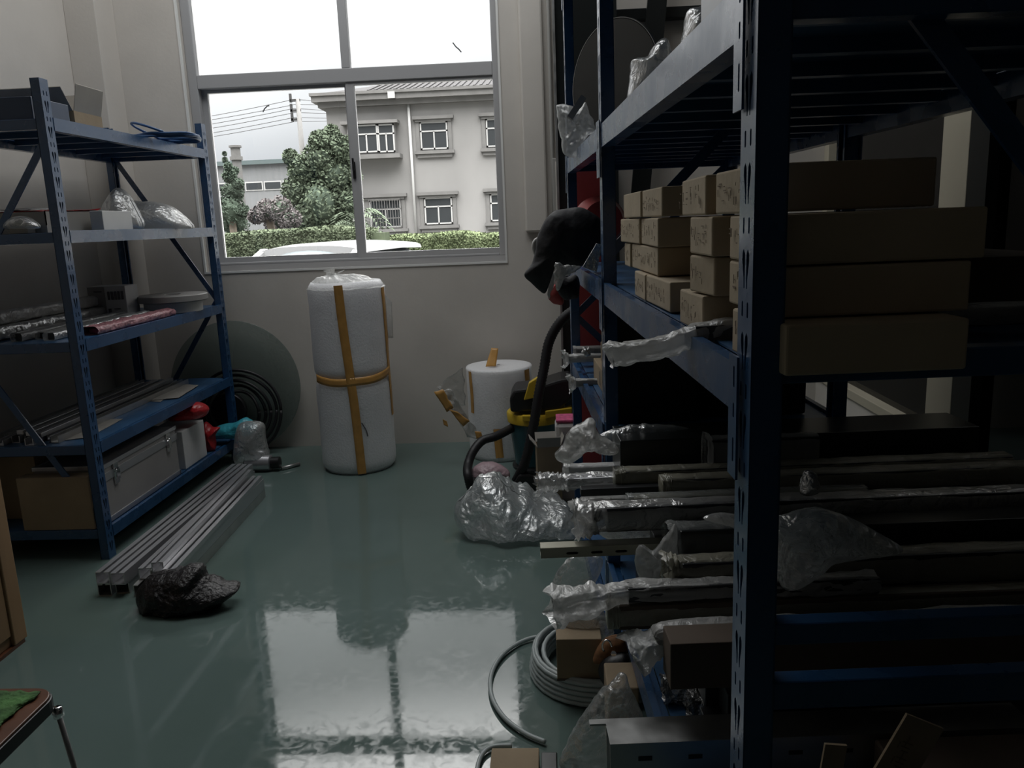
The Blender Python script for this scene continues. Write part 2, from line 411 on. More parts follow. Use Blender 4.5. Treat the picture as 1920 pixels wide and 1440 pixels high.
def add_post(root, Mx, a, b, H, inward=1, bdir=1, mname='blue'):
    """perforated plate at depth a facing outwards, webs going inwards"""
    V, F = post_geo(H); mb = MB(Mx)
    mb.add([(a-inward*z_*1, b+bdir*x, y) for x, y, z_ in V], F)
    for bb in (b, b+bdir*(PW-.002)):
        mb.box(min(a, a+inward*PD), max(a, a+inward*PD), min(bb, bb+bdir*.002), max(bb, bb+bdir*.002), 0, H)
    a2 = a+inward*PD
    for bb in (b, b+bdir*(PW-.012)):
        mb.box(min(a2, a2-inward*.002), max(a2, a2-inward*.002), min(bb, bb+bdir*.012), max(bb, bb+bdir*.012), 0, H)
    return mb.build('post', M[mname], root)
def add_beam(root, Mx, a, b0, b1, ztop, h, inward=1, conn=True):
    """step beam between two posts along b, outer face at a"""
    mb = MB(Mx)
    A = lambda x: a+inward*x
    prof = [(A(0), ztop-h), (A(0), ztop), (A(.016), ztop), (A(.016), ztop-.010), (A(.034), ztop-.010), (A(.034), ztop-h)]
    mb.prism(prof, b0, b1)
    o = mb.build('beam', M['blue'], root)
    if conn:
        for bb, sg in ((b0, -1), (b1, 1)):
            V, F = holes_plate(.034, .15, [slot(.012, .02, .006, .03), slot(.012, .075, .006, .018), slot(.012, .112, .006, .026)], .003)
            cb = MB(Mx); z0 = ztop+.012-.15
            cb.add([(a-inward*(.004+zz), bb+sg*(.034-x)-(.008*sg), z0+y) for x, y, zz in V], F)
            cb.build('connector', M['blue'], o)
    return o
def add_xbeam(root, Mx, a0, a1, b, ztop, h, bdir=1, name='end_beam'):
    return MB(Mx).box(a0, a1, min(b, b+bdir*.03), max(b, b+bdir*.03), ztop-h, ztop).build(name, M['blue'], root, bevel=.002)
def add_shelf(root, Mx, a0, a1, b0, b1, ztop, m='bluel', ribs=6):
    mb = MB(Mx); mb.box(a0, a1, b0, b1, ztop-.0035, ztop)
    for i in range(ribs):
        b = b0+(b1-b0)*(i+.5)/ribs; mb.box(a0, a1, b-.012, b+.012, ztop-.026, ztop-.0035)
    return mb.build('shelf_panel', M[m], root)
def add_brace(root, Mx, p, q, w=.028, t=.006):
    mb = MB(Mx)
    p, q = Vector(p), Vector(q); mb.bar(p, q, t, w, up=Vector((0, 0, 1)))
    d = (q-p).normalized(); up = Vector((0, 1, 0)); mb.bar(p+up*.008, q+up*.008, .016, .003, up=d.cross(up))
    return mb.build('brace', M['blue'], root)
# ================================================================ THE SETTING
XWL, XWR, YB, ZC = -2.64, 1.62, -.8, 4.2
XFAR = 4.6
struct(MB().box(-2.94, XFAR, YB-.2, DW+.2, -.12, 0), 'floor', M['floor'])
struct(MB().box(-2.94, XFAR+.2, YB-.2, DW+.2, ZC, ZC+.15), 'ceiling', M['ceil'])
# window wall with its opening
bl = at_y(384, 514, DW); br = at_y(952, 493, DW)
WX0, WX1, WZ0, WZ1 = bl.x, br.x, (bl.z+br.z)/2, 3.55
mb = MB(); y0, y1 = DW, DW+.22
mb.box(-2.94, WX0, y0, y1, 0, ZC); mb.box(WX1, XFAR+.2, y0, y1, 0, ZC)
mb.box(WX0, WX1, y0, y1, 0, WZ0); mb.box(WX0, WX1, y0, y1, WZ1, ZC)
struct(mb, 'wall_back', M['wall'])
struct(MB().box(XWL-.24, XWL, YB, DW+.2, 0, ZC), 'wall_left', M['wall'])
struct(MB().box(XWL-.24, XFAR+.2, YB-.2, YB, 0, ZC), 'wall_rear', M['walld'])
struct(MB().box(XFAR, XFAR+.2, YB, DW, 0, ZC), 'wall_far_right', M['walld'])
struct(MB().box(XWL, at_y(219, 330, 4.66).x, 4.66, DW, 0, ZC), 'wall_pier', M['wall'], bevel=.004)
# pipe chase boxed in beside the window
a = at_y(981, 300, DW).x; b_ = at_y(1024, 300, DW).x; zb = at_y(985, 436, DW).z
struct(MB().box(a, b_, DW-.035, DW, zb, ZC), 'trim_1', M['wall'], bevel=.012)

# ---- window 1
FY = DW+.07
win = struct(MB().box(WX0, WX1, FY, FY+.09, WZ0, WZ0+.045), 'window_1', M['pvc'])
def wm(name, x0, x1, z0, z1, ya=FY, yb=FY+.09, m='pvc', bev=.004):
    return MB().box(x0, x1, ya, yb, z0, z1).build(name, M[m], win, bevel=bev)
xf = lambda px, py: at_y(px, py, FY).x
zf = lambda px, py: at_y(px, py, FY).z
ZT0, ZT1 = zf(648, 150), zf(640, 128)
wm('frame_member', WX0, WX0+.055, WZ0+.045, WZ1); wm('frame_member', WX1-.05, WX1, WZ0+.045, WZ1)
wm('frame_member', WX0+.055, WX1-.05, WZ1-.05, WZ1)
wm('transom', WX0+.055, WX1-.05, ZT0-.012, ZT1, FY-.002)
um0, um1 = xf(635, 60), xf(651, 60)
wm('mullion', um0, um1, ZT1, WZ1-.05)
wm('track_rail', WX0+.055, WX1-.05, WZ0+.045, WZ0+.06, FY+.005, FY+.085)
lg0, lg1, rg0, rg1 = xf(399, 330), xf(655, 330), xf(675, 330), xf(933, 330)
zg0 = zf(545, 479)
for nm, xa, xb, ga, gb, yy in (('sash', WX0+.055, lg1+.045, lg0, lg1, FY+.048), ('sash', rg0-.05, WX1-.05, rg0, rg1, FY+.008)):
    mb = MB(); yb2 = yy+.034
    mb.box(xa, ga, yy, yb2, WZ0+.06, ZT0+.02); mb.box(gb, xb, yy, yb2, WZ0+.06, ZT0+.02)
    mb.box(ga, gb, yy, yb2, WZ0+.06, zg0); mb.box(ga, gb, yy, yb2, ZT0-.03, ZT0+.02)
    s_ = mb.build('sash', M['pvc'], win)
    MB().box(ga, gb, yy+.014, yy+.018, zg0, ZT0-.03).build('pane', M['paneg'], s_)
    if yy < FY+.03:
        h = MB(); hz = zf(672, 335); h.box(xa+.008, xa+.026, yy-.012, yy, hz, hz+.10); h.box(xa+.012, xa+.022, yy-.035, yy-.012, hz+.045, hz+.12)
        h.build('handle', M['black'], s_, bevel=.003)
wm('pane', WX0+.055, um0, ZT1, WZ1-.05, FY+.04, FY+.044, 'paneg', 0)
rp_ = wm('pane', um1, WX1-.05, ZT1, WZ1-.05, FY+.04, FY+.044, 'paneg', 0)
# dirt streaks on the glass
for pts, wd in ((((849, 80), (855, 88), (860, 92), (865, 98)), .007),):
    P = [at_y(x, y, FY+.0385) for x, y in pts]; mb = MB()
    for p, q in zip(P, P[1:]): mb.bar(p, q, .003, wd, up=Vector((0, 0, 1)))
    mb.build('dirt_streak', M['ink'], rp_)
P = [at_y(x, y, FY+.06) for x, y in ((493, 210), (496, 204), (501, 199), (505, 198))]
mb = MB()
for p, q in zip(P, P[1:]): mb.bar(p, q, .003, .006)
mb.build('dirt_streak', M['ink'], win)
# white sealant bead round the opening
mb = MB(); t_ = .012; ys = DW-.005
mb.box(WX0, WX1, ys, DW+.012, WZ0, WZ0+t_); mb.box(WX1-t_, WX1, ys, DW+.012, WZ0+t_, WZ1); mb.box(WX0, WX0+t_, ys, DW+.012, WZ0+t_, WZ1)
struct(mb, 'trim_2', M['rim'])
# ---- glazed partition on the right
Zs = .395
mb = MB(); mb.box(XWR, XWR+.12, YB, DW, 0, Zs-.05)
pw = struct(mb, 'wall_right', M['wall'])
struct(MB().box(XWR-.012, XWR+.14, YB, DW, Zs-.05, Zs), 'trim_3', M['cream'], bevel=.004)
struct(MB().box(XWR, XWR+.12, YB, DW, 2.75, ZC), 'wall_right_header', M['wall'])
muls = [(3.24, 3.455), (4.80, DW), (1.55, 1.75), (-.1, .1)]
pm = MB()
for a_, b2 in muls: pm.box(XWR+.0, XWR+.10, a_, b2, Zs, 2.75)
struct(pm, 'trim_4', M['cream'], bevel=.004)
gp = MB()
for a_, b2 in ((3.455, 4.80), (1.75, 3.24), (.1, 1.55), (YB, -.1)): gp.box(XWR+.045, XWR+.051, a_, b2, Zs, 2.75)
struct(gp, 'window_2', M['part_glass'])
# dark trim on the near side of the mullion
struct(MB().box(XWR+.002, XWR+.09, 3.10, 3.239, Zs, 2.75), 'trim_5', M['darkgl'])
# conduit and small meter box on the window wall, to the right of the window
px0 = at_y(1033, 200, DW).x
tag(MB().tube([(px0, DW-.022, z) for z in (1.0, 1.8, 2.6, ZC)], .011, 12).build('wall_conduit', M['greyp'], None, True), 'thin grey conduit running up the window wall beside the boxed-in pipe chase', 'pipe')
mb0 = at_y(1035, 297, DW-.05); mb1 = at_y(1060, 420, DW-.05)
bx = thing('meter_box', (mb0.x+.05, DW, mb1.z), 'flat grey-beige wall box with a raised door behind the black jacket', 'electrical box')
MB().box(mb0.x, mb0.x+.30, DW-.06, DW, mb1.z-.25, mb0.z).build('housing', M['greyp'], bx, bevel=.004)
MB().box(mb0.x+.018, mb0.x+.282, DW-.068, DW-.06, mb1.z-.23, mb0.z-.02).build('door', M['wall'], bx, bevel=.003)

# ================================================================ OUTSIDE
def ymat(n, c, r=.8, **k):
    k.setdefault('spec', .08); M[n] = mat(n, c, r, **k)
ymat('render_wall', (0.1406, 0.1383, 0.1353), nscale=.5, namt=.12, stretch=(1, 1, .4)); ymat('render_trim', (0.0950, 0.0935, 0.0912), nscale=2, namt=.12)
ymat('roof_tile', (.020, .0195, .020), bump=1, bscale=3); ymat('leaf_green', (0.0471, 0.0593, 0.0410), .9, spec=.05, nscale=1.5, namt=.4)
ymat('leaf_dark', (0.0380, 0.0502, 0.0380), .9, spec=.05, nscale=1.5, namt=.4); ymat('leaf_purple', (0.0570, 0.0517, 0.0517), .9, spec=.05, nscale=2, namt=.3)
ymat('leaf_hedge', (0.0684, 0.0836, 0.0456), .9, spec=.05, nscale=2, namt=.4); ymat('asphalt', (0.0988, 0.0988, 0.0912), nscale=2, namt=.1)
ymat('grass_mat', (0.0532, 0.0646, 0.0418), .9, spec=.05, nscale=4, namt=.3); ymat('factory_wall', (0.1140, 0.1170, 0.1201), nscale=1, namt=.06, stretch=(4, 1, .2))
ymat('factory_roof', (0.0608, 0.0760, 0.0760)); ymat('concrete', (.085, .084, .082), nscale=3, namt=.1); ymat('dark_pane', (0.0228, 0.0251, 0.0266), .15, spec=.25)
ymat('white_frame', (0.2508, 0.2508, 0.2470), .5); ymat('car_paint', (0.1520, 0.1543, 0.1573), .2, coat=.3); ymat('car_glass', (0.0760, 0.0874, 0.0912), .06)
ymat('wire', (0.0380, 0.0380, 0.0380)); ymat('bark', (0.0912, 0.0760, 0.0608))
struct(MB().box(-80, 90, DW+.22, 140, -.5, -.25), 'ground', M['asphalt'])
def leaves(mb, cs, n, sz, rnd, squash=1):
    for _ in range(n):
        c, r = rnd.choice(cs)
        v = Vector((rnd.gauss(0, 1), rnd.gauss(0, 1), rnd.gauss(0, 1))).normalized()*r*(rnd.random()**.35)
        v.z *= squash; p = c+v
        a = Vector((rnd.uniform(-1, 1), rnd.uniform(-1, 1), rnd.uniform(-1, 1))).normalized(); b = a.orthogonal().normalized()
        s = sz*rnd.uniform(.6, 1.3); mb.add([p-a*s, p-b*s*.5, p+a*s, p+b*s*.5], [(0, 1, 2, 3)])
def tree(name, Y, blobs, n, sz, m, label, base, cat='tree', group=None):
    rnd = random.Random(hash(label) % 1000 if False else len(label)*7+n)
    cs = [(at_y(x, y, Y+rnd.uniform(-.6, .6)), r*Y/FPX) for x, y, r in blobs]
    b0 = at_y(*base, Y); root = thing(name, (b0.x, Y, -.25), label, cat, group)
    mb = MB(); leaves(mb, cs, n, sz, rnd)
    mb.build('foliage', M[m], root)
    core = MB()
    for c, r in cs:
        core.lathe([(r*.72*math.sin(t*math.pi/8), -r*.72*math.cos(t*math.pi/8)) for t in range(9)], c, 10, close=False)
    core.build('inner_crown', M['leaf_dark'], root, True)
    MB().tube([(b0.x, Y, -.25), (b0.x+.05, Y, cs[0][0].z*.5), cs[0][0]], .12, 8).build('trunk', M['bark'], root, True)
    return root
tree('broadleaf_tree', 32, [(600, 300, 34), (570, 320, 30), (630, 330, 40), (560, 360, 32), (600, 380, 45), (640, 280, 26), (648, 380, 32), (600, 265, 20), (545, 295, 14), (622, 250, 15), (658, 330, 20), (575, 410, 30), (635, 420, 30)], 20000, .085, 'leaf_green', 'large rounded broadleaf tree in front of the pale villa left corner', (600, 440))
tree('conifer', 26, [(433, 395, 28), (436, 360, 22), (430, 330, 13), (422, 300, 4), (421, 288, 2.5), (440, 320, 7), (438, 420, 30), (428, 312, 7), (447, 345, 10), (455, 395, 12), (412, 380, 10)], 9000, .055, 'leaf_dark', 'dark pointed conifer with a bent tip left of the chimney', (436, 440))
tree('shrub', 24, [(500, 395, 22), (525, 392, 24), (480, 405, 15), (545, 410, 20), (515, 415, 22)], 5000, .05, 'leaf_purple', 'purplish shrub between the conifer and the large tree', (512, 440), 'shrub')
# palm
pr_ = at_y(665, 425, 21); root = thing('palm', (pr_.x, 21, -.25), 'small palm with drooping fronds under the window mullion view', 'palm')
MB().tube([(pr_.x, 21, -.25), (pr_.x, 21, pr_.z)], .09, 8).build('trunk', M['bark'], root, True)
rnd = random.Random(5)
for k in range(16):
    a = k/16*2*math.pi+rnd.random()*.3; L = rnd.uniform(.7, 1.1); mb = MB(); up = rnd.uniform(.2, .8)
    for i in range(14):
        t = i/14; c = Vector((pr_.x+math.cos(a)*L*t, 21+math.sin(a)*L*t, pr_.z+up*math.sin(t*2.6)*.8-t*t*.5))
        sd = Vector((-math.sin(a), math.cos(a), 0))
        for s_ in (1, -1): mb.add([c, c+sd*s_*.26*(1-t*.5)+Vector((math.cos(a)*.12, math.sin(a)*.12, -.1)), c+Vector((math.cos(a), math.sin(a), 0))*.05], [(0, 1, 2)])
    mb.build('frond', M['leaf_green'], root)
# hedges (clipped banks of leaves)
def hedge(name, Y, xa, xb, ztop, n, m, label):
    a = at_y(xa[0], xa[1], Y).x; b = at_y(xb[0], xb[1], Y).x; rnd = random.Random(n); mb = MB()
    N = int((b-a)/.25)+2
    for i in range(N):
        x = a+(b-a)*i/(N-1); z = ztop+.12*Nz((x, 0, 0), .9, 2)
        mb.add([(x-.2, Y-.35, -.25), (x+.2, Y-.35, -.25), (x+.2, Y-.3, z-.06), (x-.2, Y-.3, z-.06), (x-.2, Y+.5, -.25), (x+.2, Y+.5, -.25), (x+.2, Y+.5, z-.06), (x-.2, Y+.5, z-.06)],
               [(0, 1, 2, 3), (3, 2, 6, 7), (4, 7, 6, 5), (0, 3, 7, 4), (1, 5, 6, 2)])
    for _ in range(n):
        x = rnd.uniform(a, b); zt = ztop+.12*Nz((x, 0, 0), .9, 2)
        p = Vector((x, Y-.35+rnd.random()*.7 if rnd.random() < .4 else Y-.36, 0)); p.z = zt-.06+rnd.random()*.1 if p.y > Y-.35 else rnd.uniform(-.2, zt)
        v = Vector((rnd.uniform(-1, 1), rnd.uniform(-1, 1), rnd.uniform(-1, 1))).normalized(); q = v.orthogonal().normalized(); s = .038*rnd.uniform(.6, 1.4)
        mb.add([p-v*s, p-q*s*.5, p+v*s, p+q*s*.5], [(0, 1, 2, 3)])
    return tag(mb.build(name, M[m]), label, 'hedge')
hedge('hedge', 17.5, (300, 440), (705, 440), at_y(560, 436, 17.5).z, 16000, 'grass_mat', 'long grey-green hedge behind the white car, left half of the window')
hedge('hedge', 18.5, (695, 440), (1250, 440), at_y(820, 441, 18.5).z, 20000, 'leaf_hedge', 'bright green hedge along the foot of the pale villa')

# ---- villa
YV = 42.0
def V(px, py, d=0): return at_y(px, py, YV-d)
vb = thing('villa', (V(760, 300).x, YV, -.25), 'pale two-storey villa with tiled hip roof seen through the window', 'building')
xl = V(621, 330).x; xr = V(1180, 300).x; ze = V(760, 187).z
MB().box(xl, xr, YV, YV+12, -.25, ze).build('wall', M['render_wall'], vb)
mb = MB(); mb.box(xl-.55, xr, YV-.6, YV+12.5, ze, ze+.28); mb.box(xl-.3, xr, YV-.35, YV+12.2, ze-.25, ze); mb.box(xl-.62, xr, YV-.68, YV+12.6, ze+.28, ze+.42)
mb.build('eave', M['render_trim'], vb)
zr = at_y(735, 151, YV+6).z-.9; x1_ = xl-.5; mb = MB(); rx = V(722, 150).x+1.2
mb.add([(x1_+.4, YV-.5, ze+.42), (xr, YV-.5, ze+.42), (xr, YV+12.4, ze+.42), (x1_+.4, YV+12.4, ze+.42), (rx, YV+6, zr+.9), (xr, YV+6, zr+.9)], [(0, 1, 5, 4), (0, 4, 3), (3, 4, 5, 2), (1, 2, 5), (0, 3, 2, 1)])
for i in range(60):
    x = rx-2+i*.33
    if x < xr-.2:
        t0 = max(0, (rx-x)/(rx-x1_-.4)) if x < rx else 0
        a_ = Vector((x, YV-.5, ze+.44)); b2 = Vector((x, YV+6, zr+.92)); q = a_.lerp(b2, 1-t0)
        mb.bar(a_, q, .10, .07)
mb.build('roof', M['roof_tile'], vb)
def vwin(x0, y0, x1, y1, d=.0, grill=False, trim=True, cols=2, name='window'):
    a = V(x0, y1, d); b = V(x1, y0, d); Y = YV-d; f = MB(); th = .07
    X0, X1, Z0, Z1 = a.x, b.x, a.z, b.z; zt = Z0+(Z1-Z0)*.66
    f.box(X0, X1, Y-.06, Y+.02, Z0, Z0+th); f.box(X0, X1, Y-.06, Y+.02, Z1-th, Z1); f.box(X0, X0+th, Y-.06, Y+.02, Z0, Z1); f.box(X1-th, X1, Y-.06, Y+.02, Z0, Z1)
    f.box(X0, X1, Y-.06, Y+.02, zt-th/2, zt+th/2)
    for c in range(1, cols): xm = X0+(X1-X0)*c/cols; f.box(xm-th/2, xm+th/2, Y-.06, Y+.02, Z0, zt)
    w_ = f.build(name, M['white_frame'], vb)
    MB().box(X0+.02, X1-.02, Y-.03, Y-.01, Z0+.02, Z1-.02).build('pane', M['dark_pane'], w_)
    if trim:
        q = MB(); q.box(X0-.35, X1+.35, Y-.22, Y, Z1+.12, Z1+.28); q.box(X0-.22, X1+.22, Y-.14, Y, Z1, Z1+.12)
        q.box(X0-.32, X1+.32, Y-.2, Y, Z0-.22, Z0-.06); q.box(X0-.2, X1+.2, Y-.12, Y, Z0-.4, Z0-.22)
        q.box(X0-.22, X0-.04, Y-.08, Y, Z0-.06, Z1); q.box(X1+.04, X1+.22, Y-.08, Y, Z0-.06, Z1)
        q.build('window_surround', M['render_trim'], w_)
    if grill:
        q = MB(); n = 12
        for i in range(n+1): x = X0+(X1-X0)*i/n; q.box(x-.010, x+.010, Y-.2, Y-.18, Z0, Z1)
        for i in range(4): z = Z0+(Z1-Z0)*i/3; q.box(X0, X1, Y-.2, Y-.17, z-.02, z+.02)
        q.build('security_bars', M['render_trim'], w_)
bx0 = V(655, 300, .5); bx1 = V(743, 300, .5)
MB().box(bx0.x, bx1.x, YV-.5, YV, V(700, 292, .5).z, V(700, 226, .5).z).build('bay', M['render_wall'], vb)
MB().box(bx0.x-.5, bx1.x+.25, YV-.8, YV, V(700, 298, .5).z, V(700, 290, .5).z).build('bay_sill', M['render_trim'], vb)
MB().box(bx0.x-.3, bx1.x+.2, YV-.7, YV, V(700, 232, .5).z, V(700, 226, .5).z).build('bay_lintel', M['render_trim'], vb)
vwin(668, 233, 707, 287, .52, trim=False); vwin(711, 232, 738, 286, .52, trim=False)
vwin(790, 227, 838, 281); vwin(913, 221, 961, 276); vwin(696, 373, 751, 428, grill=True); vwin(798, 369, 847, 421); vwin(921, 362, 968, 415)
pp = [V(763, 196, .12), V(763, 196, .12)]; xp = V(772, 300, .12).x
MB().tube([(xp, YV-.12, ze-.2), (xp, YV-.12, -.2)], .07, 8).build('drainpipe', M['white_frame'], vb, True)
MB().box(V(728, 192, .7).x, V(741, 192, .7).x, YV-.75, YV-.3, ze+.0, ze+.32).build('lamp_box', M['white_frame'], vb)
# ---- factory shed + chimney + pole + wires
YF = 70.0; fa = at_y(340, 400, YF); fb = at_y(640, 400, YF); zt = at_y(470, 309, YF).z
root = thing('factory_shed', ((fa.x+fb.x)/2, YF, -.25), 'long grey metal-clad factory shed beyond the conifer', 'building')
MB().box(fa.x-8, fb.x+2, YF, YF+15, -.25, zt).build('wall', M['factory_wall'], root)
MB().box(fa.x-8.3, fb.x+2, YF-.3, YF+15, zt, zt+.35).build('roof', M['factory_roof'], root)
z0, z1 = at_y(470, 358, YF).z, at_y(470, 341, YF).z
for i in range(16):
    x = fa.x-4+i*1.65
    wq = MB().box(x, x+1.55, YF-.05, YF, z0, z1).build('window', M['white_frame'], root)
    MB().box(x+.1, x+1.45, YF-.08, YF-.02, z0+.1, z1-.1).build('pane', M['dark_pane'], wq)
c0 = at_y(448, 345, 60); ct = at_y(448, 274, 60)
root = thing('chimney', (c0.x, 60, -.25), 'round pale concrete chimney with a collar beside the factory shed', 'chimney')
MB().lathe([(.34, -.25), (.34, ct.z)], (c0.x, 60, 0), 18).build('shaft', M['concrete'], root, 'auto')
MB().lathe([(.45, ct.z-.1), (.45, ct.z+.05)], (c0.x, 60, 0), 18).build('cap', M['concrete'], root)
MB().lathe([(.46, 0), (.46, .25)], (c0.x, 60, at_y(449, 300, 60).z), 18).build('collar', M['concrete'], root)
YP = 45.0; pb = at_y(562, 230, YP); ptop = at_y(558, 186, YP)
root = thing('utility_pole', (pb.x, YP, -.25), 'slim concrete utility pole carrying the overhead wires', 'pole')
MB().tube([(pb.x, YP, -.25), (pb.x, YP, ptop.z)], lambda i: (.19, .12)[i], 10).build('pole_shaft', M['concrete'], root, True)
for k, (py, L) in enumerate(((188, .5), (207, .5), (224, .4))):
    z = at_y(556, py, YP).z; mb = MB(); mb.box(pb.x-.45, pb.x+.12, YP-.06, YP+.06, z-.06, z+.06); mb.box(pb.x-.45, pb.x-.33, YP-.06, YP+.06, z-.1, z+.35)
    mb.build('cross_arm', M['wire'], root)
wires = [(211, 186, 192), (218, 196, 197), (226, 203, 208), (234, 211, 213), (243, 220, 222), (250, 228, 227)]
WN = ('topmost', 'second highest', 'third highest', 'fourth highest', 'fifth, second lowest', 'lowest')
for wi, (yl, yp, yr) in enumerate(wires):
    a = at_y(385, yl, YP-.3); b = at_y(553, yp, YP-.3); c = at_y(618, yr, 60)
    l = b+(a-b)*2.6; r_ = b+(c-b)*1.15
    pts = [l.lerp(b, t/8)-Vector((0, 0, 1))*.25*math.sin(math.pi*t/8) for t in range(9)]+[b.lerp(r_, t/4) for t in range(1, 5)]
    tag(MB().tube(pts, .016, 5).build('power_line', M['wire']), '%s of the six thin overhead wires running to the utility pole' % WN[wi], 'wire', 'overhead wires in the left window pane')
# ---- white car
YC = 9.6
root = thing('car', (at_y(590, 460, YC).x, YC+1.2, -.25), 'white car parked outside, only its roof showing above the sill', 'car')
c = at_y(590, 460, YC); zr_ = at_y(590, 455.5, YC).z
def prof(y, zt_, hw, zb): return [(hw*math.cos(a)*(1 if abs(math.cos(a)) < .8 else 1), zb+(zt_-zb)*max(0, math.sin(a))**.55) for a in [math.pi*i/14 for i in range(15)]]
def loft(secs, yaw=-.30):
    Vv = []; F = []; n = len(secs[0][1]); cy_, sy_ = math.cos(yaw), math.sin(yaw)
    for y, sec in secs:
        for x, z in sec: Vv.append((c.x+x*cy_-y*sy_, YC+x*sy_+y*cy_, z))
    for i in range(len(secs)-1):
        for j in range(n-1): F.append((i*n+j, i*n+j+1, (i+1)*n+j+1, (i+1)*n+j))
        F.append((i*n+n-1, i*n, (i+1)*n, (i+1)*n+n-1))
    F.append(tuple(range(n))); F.append(tuple((len(secs)-1)*n+k for k in range(n)))
    return MB().add(Vv, F)
zt_ = zr_
loft([(-.9, prof(0, .62, .78, -.05)), (-.75, prof(0, .74, .86, -.1)), (0, prof(0, .80, .90, -.1)), (2.2, prof(0, .80, .90, -.1)), (3.3, prof(0, .66, .84, -.1)), (3.5, prof(0, .45, .7, -.05))]).build('body', M['car_paint'], root, 'auto')
loft([(-.55, prof(0, .9, .72, .7)), (-.12, prof(0, zt_-.06, .66, .7)), (.2, prof(0, zt_-.02, .66, .7)), (1.4, prof(0, zt_-.03, .66, .7)), (2.1, prof(0, .9, .70, .7))]).build('cabin_glass', M['car_glass'], root, 'auto')
loft([(-.16, prof(0, zt_-.03, .69, zt_-.13)), (.15, prof(0, zt_, .70, zt_-.12)), (.9, prof(0, zt_+.005, .70, zt_-.11)), (1.5, prof(0, zt_-.03, .68, zt_-.13))]).build('roof', M['car_paint'], root, 'auto')
for sx in (-1, 1):
    mb = loft([(-.62, [(sx*.70, .78), (sx*.78, .78), (sx*.78, .86), (sx*.70, .86)]), (-.10, [(sx*.60, zt_-.12), (sx*.70, zt_-.12), (sx*.70, zt_-.05), (sx*.60, zt_-.05)])]); mb.build('pillar', M['car_paint'], root)
    for yy in (-.1, 2.6):
        cy_, sy_ = math.cos(-.30), math.sin(-.30); x = sx*.80
        MB().lathe([(.20, -.1), (.31, -.1), (.31, .1), (.20, .1)], (c.x+x*cy_-yy*sy_, YC+x*sy_+yy*cy_, .06), 20, axis=(cy_, sy_, 0)).build('wheel', M['black'], root)

# ================================================================ LEFT RACK
XL, YN, YBK = -1.912, 3.137, 4.60
ML = Matrix(((-1,0,0,XL),(0,1,0,YN),(0,0,1,0),(0,0,0,1)))
LD, LL, LH = .57, YBK+.055-YN, 1.96
lr = thing('steel_rack', (XL-LD/2, (YN+YBK)/2, 0), 'blue five-tier steel rack standing along the left wall', 'storage rack')
for a_, inw in ((0, 1), (LD, -1)):
    add_post(lr, ML, a_, 0, LH, inw, 1); add_post(lr, ML, a_, LL, LH, inw, -1)
LZ = [1.820, 1.387, .946, .510, .136]
for z in LZ:
    add_beam(lr, ML, -.003, PW, LL-PW, z, .050, 1, False); add_beam(lr, ML, LD+.003, PW, LL-PW, z, .050, -1, False)
    add_xbeam(lr, ML, .036, LD-.036, .012, z-.0065, .04, 1); add_xbeam(lr, ML, .036, LD-.036, LL-.012, z-.0065, .04, -1)
    add_shelf(lr, ML, .033, LD-.033, .015, LL-.015, z-.006)
for b in (.028, LL-.028):
    f = [(.03, b, 1.73), (LD-.03, b, 1.02), (.03, b, .16)] if b < .5 else [(LD-.03, b, 1.80), (.03, b, .97), (LD-.03, b, .20)]
    for p, q in zip(f, f[1:]): add_brace(lr, ML, p, q)
def sz(i): return LZ[i]-.005
def onshelf(px, py, i): return at_z(px, py, LZ[i])
def pbox(name, m, x0, x1, y0, y1, z0, z1, label, cat, ang=0, bevel=.002, group=None):
    c = Vector(((x0+x1)/2, (y0+y1)/2, z0)); R_ = Matrix.Rotation(ang, 3, 'Z')
    mb = MB().box(x0, x1, y0, y1, z0, z1, R_, c); o = mb.build(name, M[m], None, bevel=bevel); return tag(o, label, cat, group)
